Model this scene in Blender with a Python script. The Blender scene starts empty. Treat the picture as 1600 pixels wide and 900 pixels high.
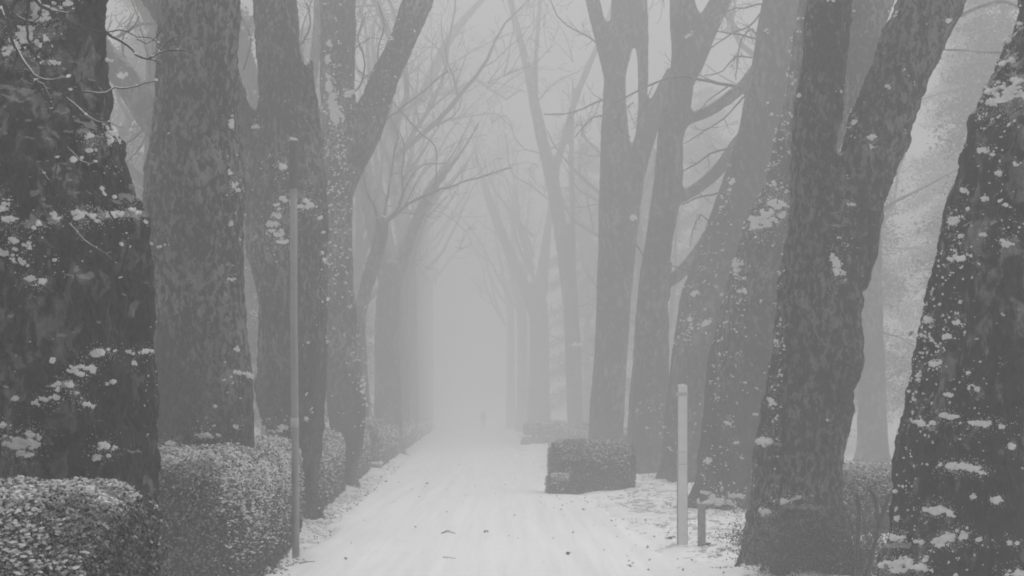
import bpy, math, random
import numpy as np
from mathutils import Vector
from mathutils.bvhtree import BVHTree

random.seed(7)
RNG = np.random.default_rng(7)
SC = bpy.context.scene
COL = SC.collection

# ------------------------------------------------------------------ camera
F = 3200.0          # focal length in pixels of a 1600 wide frame (72 mm)
H = 1.6             # eye height
PYH = 643.0         # horizon row
cam_d = bpy.data.cameras.new('camera')
cam_d.sensor_width = 36.0
cam_d.lens = 72.0
cam_d.shift_y = (PYH - 450.0) / 1600.0
cam_d.clip_start = 0.1
cam_d.clip_end = 3000.0
cam = bpy.data.objects.new('camera', cam_d)
cam.location = (0, 0, H)
cam.rotation_euler = (math.radians(90), 0, 0)
COL.objects.link(cam)
SC.camera = cam

# ------------------------------------------------------------------ sky, sun, exposure
world = bpy.data.worlds.new('World')
SC.world = world
world.use_nodes = True
wn, wl = world.node_tree.nodes, world.node_tree.links
wn.clear()
wo = wn.new('ShaderNodeOutputWorld')
bg = wn.new('ShaderNodeBackground')
sky = wn.new('ShaderNodeTexSky')
sky.sky_type = 'NISHITA'
sky.sun_disc = False
sky.sun_elevation = math.radians(68)
sky.sun_rotation = math.radians(20)
sky.air_density = 2.0
sky.dust_density = 6.0
bw = wn.new('ShaderNodeRGBToBW')
wl.new(sky.outputs[0], bw.inputs[0])
wl.new(bw.outputs[0], bg.inputs[0])
bg.inputs[1].default_value = 0.05
wl.new(bg.outputs[0], wo.inputs[0])

sun_d = bpy.data.lights.new('sun', 'SUN')
sun_d.energy = 1.5
sun_d.angle = math.radians(80)
sun_d.color = (1, 1, 1)
sun = bpy.data.objects.new('sun', sun_d)
sun.rotation_euler = (math.radians(22), 0, math.radians(160))
COL.objects.link(sun)

SC.view_settings.view_transform = 'Standard'
SC.view_settings.look = 'None'
SC.view_settings.gamma = 1.0
SC.view_settings.use_curve_mapping = False
SC.view_settings.exposure = 0.55
SC.cycles.use_denoising = True
SC.cycles.max_bounces = 8
SC.cycles.diffuse_bounces = 3
SC.cycles.glossy_bounces = 1
SC.cycles.volume_bounces = 3
SC.cycles.sample_clamp_indirect = 6.0
SC.cycles.use_adaptive_sampling = False
SC.cycles.pixel_filter_type = 'BLACKMAN_HARRIS'
SC.cycles.filter_width = 1.8

HAZE_DENSITY = 0.0162


# ------------------------------------------------------------------ helpers
def W(px, py, Y):
    return np.array([(px - 800.0) * Y / F, Y, H - (py - PYH) * Y / F])


def _hash(i, j, k, seed):
    n = (i.astype(np.int64) * 374761393 + j.astype(np.int64) * 668265263 + k.astype(np.int64) * 2147483647 + seed * 144665) & 0xFFFFFFFF
    n = ((n ^ (n >> 13)) * 1274126177) & 0xFFFFFFFF
    n = ((n ^ (n >> 16)) * 2246822519) & 0xFFFFFFFF
    return ((n ^ (n >> 15)) & 0xFFFFFF) / float(0xFFFFFF) * 2 - 1


def vnoise(P, seed=0):
    P = np.asarray(P, float)
    I = np.floor(P)
    f = P - I
    u = f * f * f * (f * (f * 6 - 15) + 10)
    i, j, k = I[:, 0], I[:, 1], I[:, 2]
    r = 0
    for a in (0, 1):
        wa = u[:, 0] if a else 1 - u[:, 0]
        for b in (0, 1):
            wb = u[:, 1] if b else 1 - u[:, 1]
            for c in (0, 1):
                wc = u[:, 2] if c else 1 - u[:, 2]
                r = r + wa * wb * wc * _hash(i + a, j + b, k + c, seed)
    return r


def fbm(P, octv=3, seed=0):
    P = np.asarray(P, float)
    r, a, s = 0, 1.0, 0
    for o in range(octv):
        r = r + a * vnoise(P, seed + o * 17)
        s += a
        a *= 0.5
        P = P * 2.03 + 11.7
    return r / s


def link(name, me, mats=None, parent=None):
    o = bpy.data.objects.new(name, me)
    COL.objects.link(o)
    for m in (mats or []):
        me.materials.append(m)
    if parent is not None:
        o.parent = parent
        o.matrix_parent_inverse = parent.matrix_basis.inverted()
    return o


def build_mesh(name, V, polys, smooth=True, midx=None):
    """polys: list of (M,k) int arrays."""
    V = np.ascontiguousarray(V, dtype=np.float32)
    me = bpy.data.meshes.new(name)
    polys = [np.asarray(p, np.int32) for p in polys if len(p)]
    loops = np.concatenate([p.ravel() for p in polys])
    tot = np.concatenate([np.full(len(p), p.shape[1], np.int32) for p in polys])
    start = np.concatenate([[0], np.cumsum(tot)[:-1]]).astype(np.int32)
    me.vertices.add(len(V))
    me.vertices.foreach_set('co', V.ravel())
    me.loops.add(len(loops))
    me.loops.foreach_set('vertex_index', loops)
    me.polygons.add(len(tot))
    me.polygons.foreach_set('loop_start', start)
    me.polygons.foreach_set('loop_total', tot)
    if midx is not None:
        me.polygons.foreach_set('material_index', np.asarray(midx, np.int32))
    me.polygons.foreach_set('use_smooth', np.full(len(tot), smooth))
    me.update(calc_edges=True)
    me.validate()
    return me


class Geo:
    """collects verts and polys for ONE mesh"""

    def __init__(self):
        self.V, self.P, self.M, self.n = [], {3: [], 4: []}, {3: [], 4: []}, 0

    def add(self, V, P, m=0):
        V = np.asarray(V, float)
        P = np.asarray(P, int)
        self.V.append(V)
        self.P[P.shape[1]].append(P + self.n)
        self.M[P.shape[1]].append(np.full(len(P), m))
        self.n += len(V)

    def tube(self, pts, rad, sides=6, m=0, wob=0.0, cap=True):
        pts = np.asarray(pts, float)
        rad = np.asarray(rad, float)
        n = len(pts)
        T = np.gradient(pts, axis=0)
        T /= np.linalg.norm(T, axis=1)[:, None] + 1e-9
        ref = np.array([0.0, 1.0, 0.0])
        if abs(T[0] @ ref) > 0.9 or np.any(np.abs(T @ ref) > 0.97):
            ref = np.array([1.0, 0.12, 0.2])
        A = np.cross(ref, T)
        A /= np.linalg.norm(A, axis=1)[:, None] + 1e-9
        B = np.cross(T, A)
        th = np.linspace(0, 2 * math.pi, sides, endpoint=False)
        R = rad[:, None] * np.ones(sides)[None]
        if wob:
            R = R * (1 + wob * RNG.uniform(-1, 1, R.shape))
        V = pts[:, None, :] + R[..., None] * (np.cos(th)[None, :, None] * A[:, None, :] + np.sin(th)[None, :, None] * B[:, None, :])
        V = V.reshape(-1, 3)
        i = np.arange(n - 1)[:, None] * sides
        j = np.arange(sides)[None]
        jn = (j + 1) % sides
        Q = np.stack([i + j, i + jn, i + sides + jn, i + sides + j], -1).reshape(-1, 4)
        self.add(V, Q, m)
        if cap:
            base = self.n - len(V)
            for ring, flip in ((0, True), (n - 1, False)):
                c = self.n
                self.V.append(pts[ring][None])
                self.n += 1
                k = np.arange(sides)
                a = base + ring * sides + k
                b = base + ring * sides + (k + 1) % sides
                tri = np.stack([b, a, np.full(sides, c)], -1) if flip else np.stack([a, b, np.full(sides, c)], -1)
                self.P[3].append(tri)
                self.M[3].append(np.full(sides, m))

    def empty(self):
        return self.n == 0

    def mesh(self, name, smooth=True):
        V = np.concatenate(self.V)
        polys, mi = [], []
        for k in (3, 4):
            if self.P[k]:
                polys.append(np.concatenate(self.P[k]))
                mi.append(np.concatenate(self.M[k]))
        return build_mesh(name, V, polys, smooth, np.concatenate(mi))

    def build(self, name, mats, parent=None, smooth=True):
        return link(name, self.mesh(name, smooth), mats, parent)


def tag(o, label=None, cat=None, group=None, kind=None):
    if label: o['label'] = label
    if cat: o['category'] = cat
    if group: o['group'] = group
    if kind: o['kind'] = kind
    return o


def empty(name, loc, label=None, cat=None, group=None, kind=None):
    o = bpy.data.objects.new(name, None)
    COL.objects.link(o)
    o.location = loc
    o.empty_display_size = 0.3
    return tag(o, label, cat, group, kind)


def resample(pts, rad, step):
    """smooth Catmull-Rom resample of a polyline with radii"""
    pts = np.asarray(pts, float)
    rad = np.asarray(rad, float)
    X = np.column_stack([pts, rad])
    n = len(X)
    if n < 3:
        k = max(2, int(np.linalg.norm(pts[-1] - pts[0]) / step) + 1)
        t = np.linspace(0, 1, k)[:, None]
        Y = X[0] * (1 - t) + X[-1] * t
        return Y[:, :3], Y[:, 3]
    out = []
    for i in range(n - 1):
        p0, p1, p2, p3 = X[max(i - 1, 0)], X[i], X[i + 1], X[min(i + 2, n - 1)]
        k = max(1, int(np.linalg.norm(p2[:3] - p1[:3]) / step))
        for t in np.arange(k) / k:
            out.append(0.5 * ((2 * p1) + (-p0 + p2) * t + (2 * p0 - 5 * p1 + 4 * p2 - p3) * t * t + (-p0 + 3 * p1 - 3 * p2 + p3) * t ** 3))
    out.append(X[-1])
    out = np.array(out)
    return out[:, :3], np.maximum(out[:, 3], 0.002)


# unit icosphere (42 verts) for snow lumps
def _ico():
    import bmesh
    bm = bmesh.new()
    bmesh.ops.create_icosphere(bm, subdivisions=2, radius=1.0)
    V = np.array([v.co[:] for v in bm.verts])
    P = np.array([[v.index for v in f.verts] for f in bm.faces])
    bm.free()
    bm = bmesh.new()
    bmesh.ops.create_icosphere(bm, subdivisions=1, radius=1.0)
    V1 = np.array([v.co[:] for v in bm.verts])
    P1 = np.array([[v.index for v in f.verts] for f in bm.faces])
    bm.free()
    return (V, P), (V1, P1)


ICO2, ICO1 = _ico()


def lumps(geo, C, S, m=0, fine=True, flat=0.6, stretch=1.5, direction=None, jit=0.28):
    """irregular rounded lumps at C (n,3) of size S (n,)"""
    C = np.asarray(C, float)
    S = np.asarray(S, float)
    n = len(C)
    if n == 0:
        return
    BV, BP = ICO2 if fine else ICO1
    k = len(BV)
    sc = np.column_stack([S * RNG.uniform(0.8, stretch, n), S * RNG.uniform(0.7, 1.1, n), S * flat * RNG.uniform(0.7, 1.3, n)])
    V = BV[None] * (1 + jit * RNG.uniform(-1, 1, (n, k)))[..., None]
    V = V * sc[:, None, :]
    a = RNG.uniform(-0.7, 0.7, n)
    ca, sa = np.cos(a)[:, None], np.sin(a)[:, None]
    x = V[..., 0] * ca - V[..., 1] * sa
    y = V[..., 0] * sa + V[..., 1] * ca
    t = RNG.normal(0, 0.28, n)[:, None]
    z = V[..., 2] * np.cos(t) + x * np.sin(t)
    x = x * np.cos(t) - V[..., 2] * np.sin(t)
    V = np.stack([x, y, z], -1) + C[:, None, :]
    P = (BP[None] + (np.arange(n) * k)[:, None, None]).reshape(-1, 3)
    geo.add(V.reshape(-1, 3), P, m)


# ------------------------------------------------------------------ materials
def grey(v):
    return (v, v, v, 1)


def new_mat(name, rough=0.9):
    m = bpy.data.materials.new(name)
    m.use_nodes = True
    nt = m.node_tree
    p = nt.nodes['Principled BSDF']
    p.inputs['Roughness'].default_value = rough
    p.inputs['Specular IOR Level'].default_value = 0.25
    return m, nt, p


def N(nt, kind, **kw):
    n = nt.nodes.new(kind)
    for k, v in kw.items():
        if k in n.inputs.keys():
            n.inputs[k].default_value = v
        else:
            setattr(n, k, v)
    return n


def noise_node(nt, vec, scale, detail=4, rough=0.55, dist=0.0):
    n = N(nt, 'ShaderNodeTexNoise')
    n.inputs['Scale'].default_value = scale
    n.inputs['Detail'].default_value = detail
    n.inputs['Roughness'].default_value = rough
    n.inputs['Distortion'].default_value = dist
    nt.links.new(vec, n.inputs['Vector'])
    return n


def mapr(nt, src, a, b, lo=0.0, hi=1.0, smooth=True):
    n = N(nt, 'ShaderNodeMapRange')
    n.interpolation_type = 'SMOOTHSTEP' if smooth else 'LINEAR'
    nt.links.new(src, n.inputs['Value'])
    n.inputs['From Min'].default_value = a
    n.inputs['From Max'].default_value = b
    n.inputs['To Min'].default_value = lo
    n.inputs['To Max'].default_value = hi
    return n.outputs['Result']


def mix(nt, f, a, b):
    n = N(nt, 'ShaderNodeMix')
    n.data_type = 'FLOAT'
    for inp, v in ((n.inputs[0], f), (n.inputs[2], a), (n.inputs[3], b)):
        if hasattr(v, 'is_linked') or hasattr(v, 'links'):
            nt.links.new(v, inp)
        else:
            inp.default_value = v
    return n.outputs[0]


def math_(nt, op, a, b=None):
    n = N(nt, 'ShaderNodeMath')
    n.operation = op
    for inp, v in ((n.inputs[0], a), (n.inputs[1], b)):
        if v is None:
            continue
        if hasattr(v, 'links'):
            nt.links.new(v, inp)
        else:
            inp.default_value = v
    return n.outputs[0]


def bark_material(name, dark=0.035, mid=0.06, light=0.13, patch=0.5, pscale=4.5, dust=0.6, seed=0.0, plain_below=0.0):
    """plane tree bark: grey ground, flaked paler plates, dusting of snow on what faces up"""
    m, nt, p = new_mat(name, 0.92)
    tc = N(nt, 'ShaderNodeTexCoord')
    mp = N(nt, 'ShaderNodeMapping')
    mp.inputs['Location'].default_value = (seed, seed * 0.7, seed * 1.3)
    mp.inputs['Scale'].default_value = (1, 1, 0.55)
    nt.links.new(tc.outputs['Object'], mp.inputs['Vector'])
    v = mp.outputs[0]
    big = noise_node(nt, v, 1.3, 3).outputs[0]
    n1 = noise_node(nt, v, pscale, 6, 0.62, 0.5).outputs[0]
    n2 = noise_node(nt, v, pscale * 2.6, 5, 0.6, 0.8).outputs[0]
    fine = noise_node(nt, v, 42, 4, 0.7).outputs[0]
    base = mix(nt, mapr(nt, n2, 0.36, 0.66), dark, mid)
    thr = mapr(nt, big, 0.3, 0.7, 0.66 - 0.12 * patch, 0.56 - 0.12 * patch)
    pm = math_(nt, 'SUBTRACT', n1, thr)
    pmask = mapr(nt, pm, -0.03, 0.085)
    if plain_below:
        sz = N(nt, 'ShaderNodeSeparateXYZ')
        nt.links.new(tc.outputs['Object'], sz.inputs[0])
        hz_ = math_(nt, 'ADD', sz.outputs[2], math_(nt, 'MULTIPLY', big, 2.2))
        pmask = math_(nt, 'MULTIPLY', pmask, mapr(nt, hz_, plain_below + 1.1, plain_below + 2.3, 0.22, 1.0))
    c = mix(nt, pmask, base, light)
    c = math_(nt, 'MULTIPLY', c, mapr(nt, fine, 0.25, 0.75, 0.55, 1.45, False))
    ms_ = N(nt, 'ShaderNodeMapping')
    ms_.inputs['Scale'].default_value = (1, 1, 0.16)
    nt.links.new(tc.outputs['Object'], ms_.inputs['Vector'])
    streak = noise_node(nt, ms_.outputs[0], 9.0, 5, 0.65, 0.6).outputs[0]
    c = math_(nt, 'MULTIPLY', c, mapr(nt, streak, 0.35, 0.65, 0.62, 1.38, False))
    c = math_(nt, 'MULTIPLY', c, mapr(nt, big, 0.3, 0.7, 0.7, 1.35, False))
    geo_ = N(nt, 'ShaderNodeNewGeometry')
    sx = N(nt, 'ShaderNodeSeparateXYZ')
    nt.links.new(geo_.outputs['Normal'], sx.inputs[0])
    up = mapr(nt, sx.outputs[2], 0.30, 0.75, 0, 1)
    sn = noise_node(nt, tc.outputs['Object'], 14, 4, 0.7).outputs[0]
    mask = mapr(nt, math_(nt, 'MULTIPLY', up, sn), 0.27, 0.36, 0, dust)
    c = mix(nt, mask, c, 0.72)
    cb = N(nt, 'ShaderNodeCombineColor')
    for i in range(3):
        nt.links.new(c, cb.inputs[i])
    nt.links.new(cb.outputs[0], p.inputs['Base Color'])
    bh = math_(nt, 'ADD', math_(nt, 'MULTIPLY', pmask, -0.35), math_(nt, 'MULTIPLY', fine, 0.5))
    bh = math_(nt, 'ADD', bh, math_(nt, 'MULTIPLY', n2, 1.2))
    b = N(nt, 'ShaderNodeBump')
    b.inputs['Strength'].default_value = 1.0
    b.inputs['Distance'].default_value = 0.06
    nt.links.new(bh, b.inputs['Height'])
    nt.links.new(b.outputs[0], p.inputs['Normal'])
    return m


def noisy_material(name, a, b, scale, rough=0.9, bump=0.3, bdist=0.01, detail=5):
    m, nt, p = new_mat(name, rough)
    tc = N(nt, 'ShaderNodeTexCoord')
    n = noise_node(nt, tc.outputs['Object'], scale, detail, 0.65).outputs[0]
    c = mapr(nt, n, 0.3, 0.7, a, b)
    cb = N(nt, 'ShaderNodeCombineColor')
    for i in range(3):
        nt.links.new(c, cb.inputs[i])
    nt.links.new(cb.outputs[0], p.inputs['Base Color'])
    if bump:
        bn = N(nt, 'ShaderNodeBump')
        bn.inputs['Strength'].default_value = bump
        bn.inputs['Distance'].default_value = bdist
        nt.links.new(n, bn.inputs['Height'])
        nt.links.new(bn.outputs[0], p.inputs['Normal'])
    return m


M = {}
M['snow'] = noisy_material('snow', 0.72, 0.86, 30, 0.85, 0.4, 0.01)
M['snow_thin'] = noisy_material('thin_snow', 0.24, 0.66, 80, 0.85, 0.3, 0.004)
M['leaf'] = noisy_material('leaf', 0.014, 0.060, 25, 0.55, 0.0)
M['leaf_frost'] = noisy_material('frosted_leaf', 0.05, 0.34, 90, 0.7, 0.0)
M['twig'] = noisy_material('twig', 0.03, 0.06, 40, 0.9, 0.2)
M['core'] = noisy_material('hedge_inside', 0.012, 0.03, 20, 1.0, 0.5, 0.03)
M['post'] = noisy_material('post_paint', 0.80, 0.88, 9, 0.6, 0.15, 0.003)
M['post_band'] = noisy_material('post_band', 0.55, 0.62, 20, 0.6, 0.1, 0.002)
M['post_side'] = noisy_material('post_darker_side', 0.2, 0.3, 12, 0.7, 0.15, 0.003)
M['stake'] = noisy_material('stake_wood', 0.26, 0.36, 18, 0.85, 0.3, 0.004)
M['metal'] = noisy_material('pole_metal', 0.26, 0.32, 6, 0.5, 0.05, 0.002)
M['metal_dark'] = noisy_material('pole_dark_sleeve', 0.08, 0.1, 10, 0.6, 0.05, 0.002)
M['metal_light'] = noisy_material('pole_band', 0.42, 0.5, 10, 0.6, 0.05, 0.002)
M['plate'] = noisy_material('plate_paint', 0.06, 0.10, 12, 0.7, 0.1, 0.002)
M['stone'] = noisy_material('stone', 0.1, 0.2, 8, 0.9, 0.5, 0.02)
M['coat'] = noisy_material('coat_cloth', 0.02, 0.035, 30, 0.9, 0.1)
M['trouser'] = noisy_material('trouser_cloth', 0.025, 0.04, 30, 0.9, 0.1)
M['skin'] = noisy_material('skin', 0.3, 0.34, 10, 0.6, 0.0)
M['hair'] = noisy_material('hair', 0.02, 0.03, 50, 0.8, 0.2)
M['litter'] = noisy_material('leaf_litter', 0.09, 0.26, 15, 0.9, 0.2)

# ------------------------------------------------------------------ ground and path
LX, RX, VP = -2.0, 2.45, -0.0256      # path edges either side of its axis; the avenue runs slightly left


def axis_x(Y):
    return VP * Y


def ground_h(X, Y):
    lat = X - axis_x(Y)
    P = np.column_stack([X, Y, np.zeros_like(X)])
    edge_l = np.clip((LX + 0.15 - lat) / 0.6, 0, 1)
    edge_r = np.clip((lat - RX + 0.3) / 1.0, 0, 1)
    off = np.maximum(edge_l, edge_r)
    h = off * (0.035 + 0.055 * fbm(P * 1.7, 3, 3) + 0.035 * fbm(P * 6.0, 2, 9) + 0.10 * np.maximum(0, fbm(P * 0.5, 2, 21)))
    return h - 0.05 * (1 - np.clip(off * 3, 0, 1))


def path_h(X, Y):
    lat = X - axis_x(Y)
    P = np.column_stack([X, Y * 0.25, np.zeros_like(X)])
    P2 = np.column_stack([X, Y, np.zeros_like(X)])
    h = 0.002 * fbm(P * 5.0, 3, 31) + 0.001 * fbm(P2 * 3.0, 3, 32) + 0.008 * fbm(P * 0.8, 2, 33)
    for c, w, d in ((-0.75, 0.16, 0.016), (0.7, 0.18, 0.016), (1.25, 0.12, 0.012), (-0.2, 0.1, 0.008)):
        h -= d * np.exp(-((lat - c - 0.1 * np.sin(Y * 0.13 + c)) / w) ** 2)
    wob = 0.28 * fbm(P2 * 0.9, 3, 40)
    d = np.minimum(lat - (LX + 0.05 + wob), (RX + wob * 1.6) - lat)
    return h + 0.012 - 0.14 * (1 - np.clip(d / 0.4 + 0.35, 0, 1)) ** 1.5


def sheet(name, xs, ys, hfun, mat, follow=False):
    GX, GY = np.meshgrid(xs, ys)
    if follow:
        GX = GX + axis_x(GY)
    X, Y = GX.ravel(), GY.ravel()
    Z = hfun(X, Y)
    V = np.column_stack([X, Y, Z])
    nx, ny = len(xs), len(ys)
    i = np.arange(ny - 1)[:, None] * nx + np.arange(nx - 1)[None]
    Q = np.stack([i, i + 1, i + 1 + nx, i + nx], -1).reshape(-1, 4)
    return link(name, build_mesh(name, V, [Q]), [mat])


def snow_ground_material(name, litter=0.5, track=False):
    m, nt, p = new_mat(name, 0.85)
    tc = N(nt, 'ShaderNodeTexCoord')
    v = tc.outputs['Object']
    n1 = noise_node(nt, v, 0.8, 4, 0.6).outputs[0]
    n2 = noise_node(nt, v, 7, 6, 0.7, 0.4).outputs[0]
    n3 = noise_node(nt, v, 38, 4, 0.7).outputs[0]
    c = mapr(nt, n2, 0.3, 0.7, 0.76 if track else 0.70, 0.80 if track else 0.86, False)
    if track:
        mp = N(nt, 'ShaderNodeMapping')
        mp.inputs['Scale'].default_value = (1, 0.02, 1)
        mp.inputs['Rotation'].default_value = (0, 0, 0.0256)
        nt.links.new(v, mp.inputs['Vector'])
        st = noise_node(nt, mp.outputs[0], 5.5, 5, 0.7).outputs[0]
        c = math_(nt, 'MULTIPLY', c, mapr(nt, st, 0.32, 0.62, 0.91, 1.03, False))
    mk = math_(nt, 'ADD', math_(nt, 'MULTIPLY', n1, 0.5), math_(nt, 'MULTIPLY', n2, 0.8))
    mk = math_(nt, 'ADD', mk, math_(nt, 'MULTIPLY', n3, 0.35))
    lm = mapr(nt, mk, 0.97 - 0.14 * litter, 1.06 - 0.14 * litter, 0, 0.9 if not track else 0.35)
    c = mix(nt, lm, c, mapr(nt, n3, 0.3, 0.7, 0.05, 0.16))
    cb = N(nt, 'ShaderNodeCombineColor')
    for i in range(3):
        nt.links.new(c, cb.inputs[i])
    nt.links.new(cb.outputs[0], p.inputs['Base Color'])
    b = N(nt, 'ShaderNodeBump')
    b.inputs['Strength'].default_value = 0.18 if track else 0.5
    b.inputs['Distance'].default_value = 0.03
    nt.links.new(math_(nt, 'ADD', n2, math_(nt, 'MULTIPLY', n3, 0.5)), b.inputs['Height'])
    nt.links.new(b.outputs[0], p.inputs['Normal'])
    return m


M['verge'] = snow_ground_material('snowy_verge', 0.75)
M['path'] = snow_ground_material('trodden_snow', 0.2, True)

xs = np.unique(np.concatenate([np.linspace(-700, -30, 14), np.linspace(-30, -7, 47), np.linspace(-7, 9, 230), np.linspace(9, 30, 43), np.linspace(30, 700, 14)]))
ys = np.unique(np.concatenate([np.linspace(-60, 6, 40), np.linspace(6, 50, 560), 50 + np.cumsum(np.linspace(0.12, 14, 120))]))
tag(sheet('ground', xs, ys, ground_h, M['verge']), kind='structure')
pxs = np.linspace(-2.7, 4.2, 110)
pys = np.unique(np.concatenate([np.linspace(-50, 6, 80), np.linspace(6, 55, 520), 55 + np.cumsum(np.linspace(0.12, 6, 110))]))
tag(sheet('path', pxs, pys, path_h, M['path'], True), kind='structure')


def surf_z(x, y):
    X, Y = np.array([x], float), np.array([y], float)
    return float(max(ground_h(X, Y)[0], path_h(X, Y)[0] if -2.6 < x - axis_x(y) < 4.1 else -1))


# ------------------------------------------------------------------ trees
def grow(geo, start, d, length, r0, level, up=0.05, sides=5, kids=5, spread=0.8, wig=0.16, min_r=0.004, seg=None):
    """recursive limb: a wandering tapered tube with side shoots"""
    d = np.array(d, float)
    d /= np.linalg.norm(d)
    n = seg or max(5, int(5 + level * 2))
    pts, rad = [np.array(start, float)], [r0]
    cur = d.copy()
    for i in range(n):
        cur = cur + RNG.normal(0, wig, 3) + np.array([0, 0, up])
        cur /= np.linalg.norm(cur)
        pts.append(pts[-1] + cur * length / n)
        rad.append(max(min_r, r0 * (1 - 0.82 * (i + 1) / n)))
    geo.tube(pts, rad, max(4, sides), cap=False)
    if level <= 0:
        return
    for k in range(kids):
        t = RNG.uniform(0.22, 0.97)
        i = min(n - 1, int(t * n))
        f = t * n - i
        p = pts[i] * (1 - f) + pts[i + 1] * f
        rr = rad[i] * (1 - f) + rad[i + 1] * f
        ax = pts[i + 1] - pts[i]
        ax = ax / np.linalg.norm(ax)
        q = RNG.normal(0, 1, 3)
        q -= ax * (q @ ax)
        q /= np.linalg.norm(q) + 1e-6
        nd = ax * (1 - spread * 0.45) + q * spread
        grow(geo, p, nd, length * RNG.uniform(0.35, 0.62) * (1 - 0.3 * t), rr * RNG.uniform(0.45, 0.7), level - 1, up, sides - 1, kids, spread, wig * 1.15, min_r)


def stroke_pts(rows, Y):
    """rows (py, xleft, xright[, dY]) -> centre points and radii"""
    pts, rad = [], []
    for r in rows:
        yy = Y + (r[3] if len(r) > 3 else 0.0)
        pts.append(W((r[1] + r[2]) / 2, r[0], yy))
        rad.append((r[2] - r[1]) / 2 * yy / F)
    pts, rad = np.array(pts), np.array(rad)
    T = np.gradient(pts, axis=0)
    T /= np.linalg.norm(T, axis=1)[:, None]
    c = np.abs(T[:, 2]) / np.sqrt(T[:, 0] ** 2 + T[:, 2] ** 2 + 1e-9)
    return pts, rad * np.clip(c, 0.5, 1)


def poly_px(pl, Y, w, w2=None):
    """polyline in picture units at depth Y -> points, radii (w = width in px at start, w2 at end)"""
    pts = np.array([W(p[0], p[1], Y + (p[2] if len(p) > 2 else 0)) for p in pl])
    w2 = w if w2 is None else w2
    rad = np.linspace(w, w2, len(pl)) / 2 * Y / F
    return pts, rad


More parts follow.
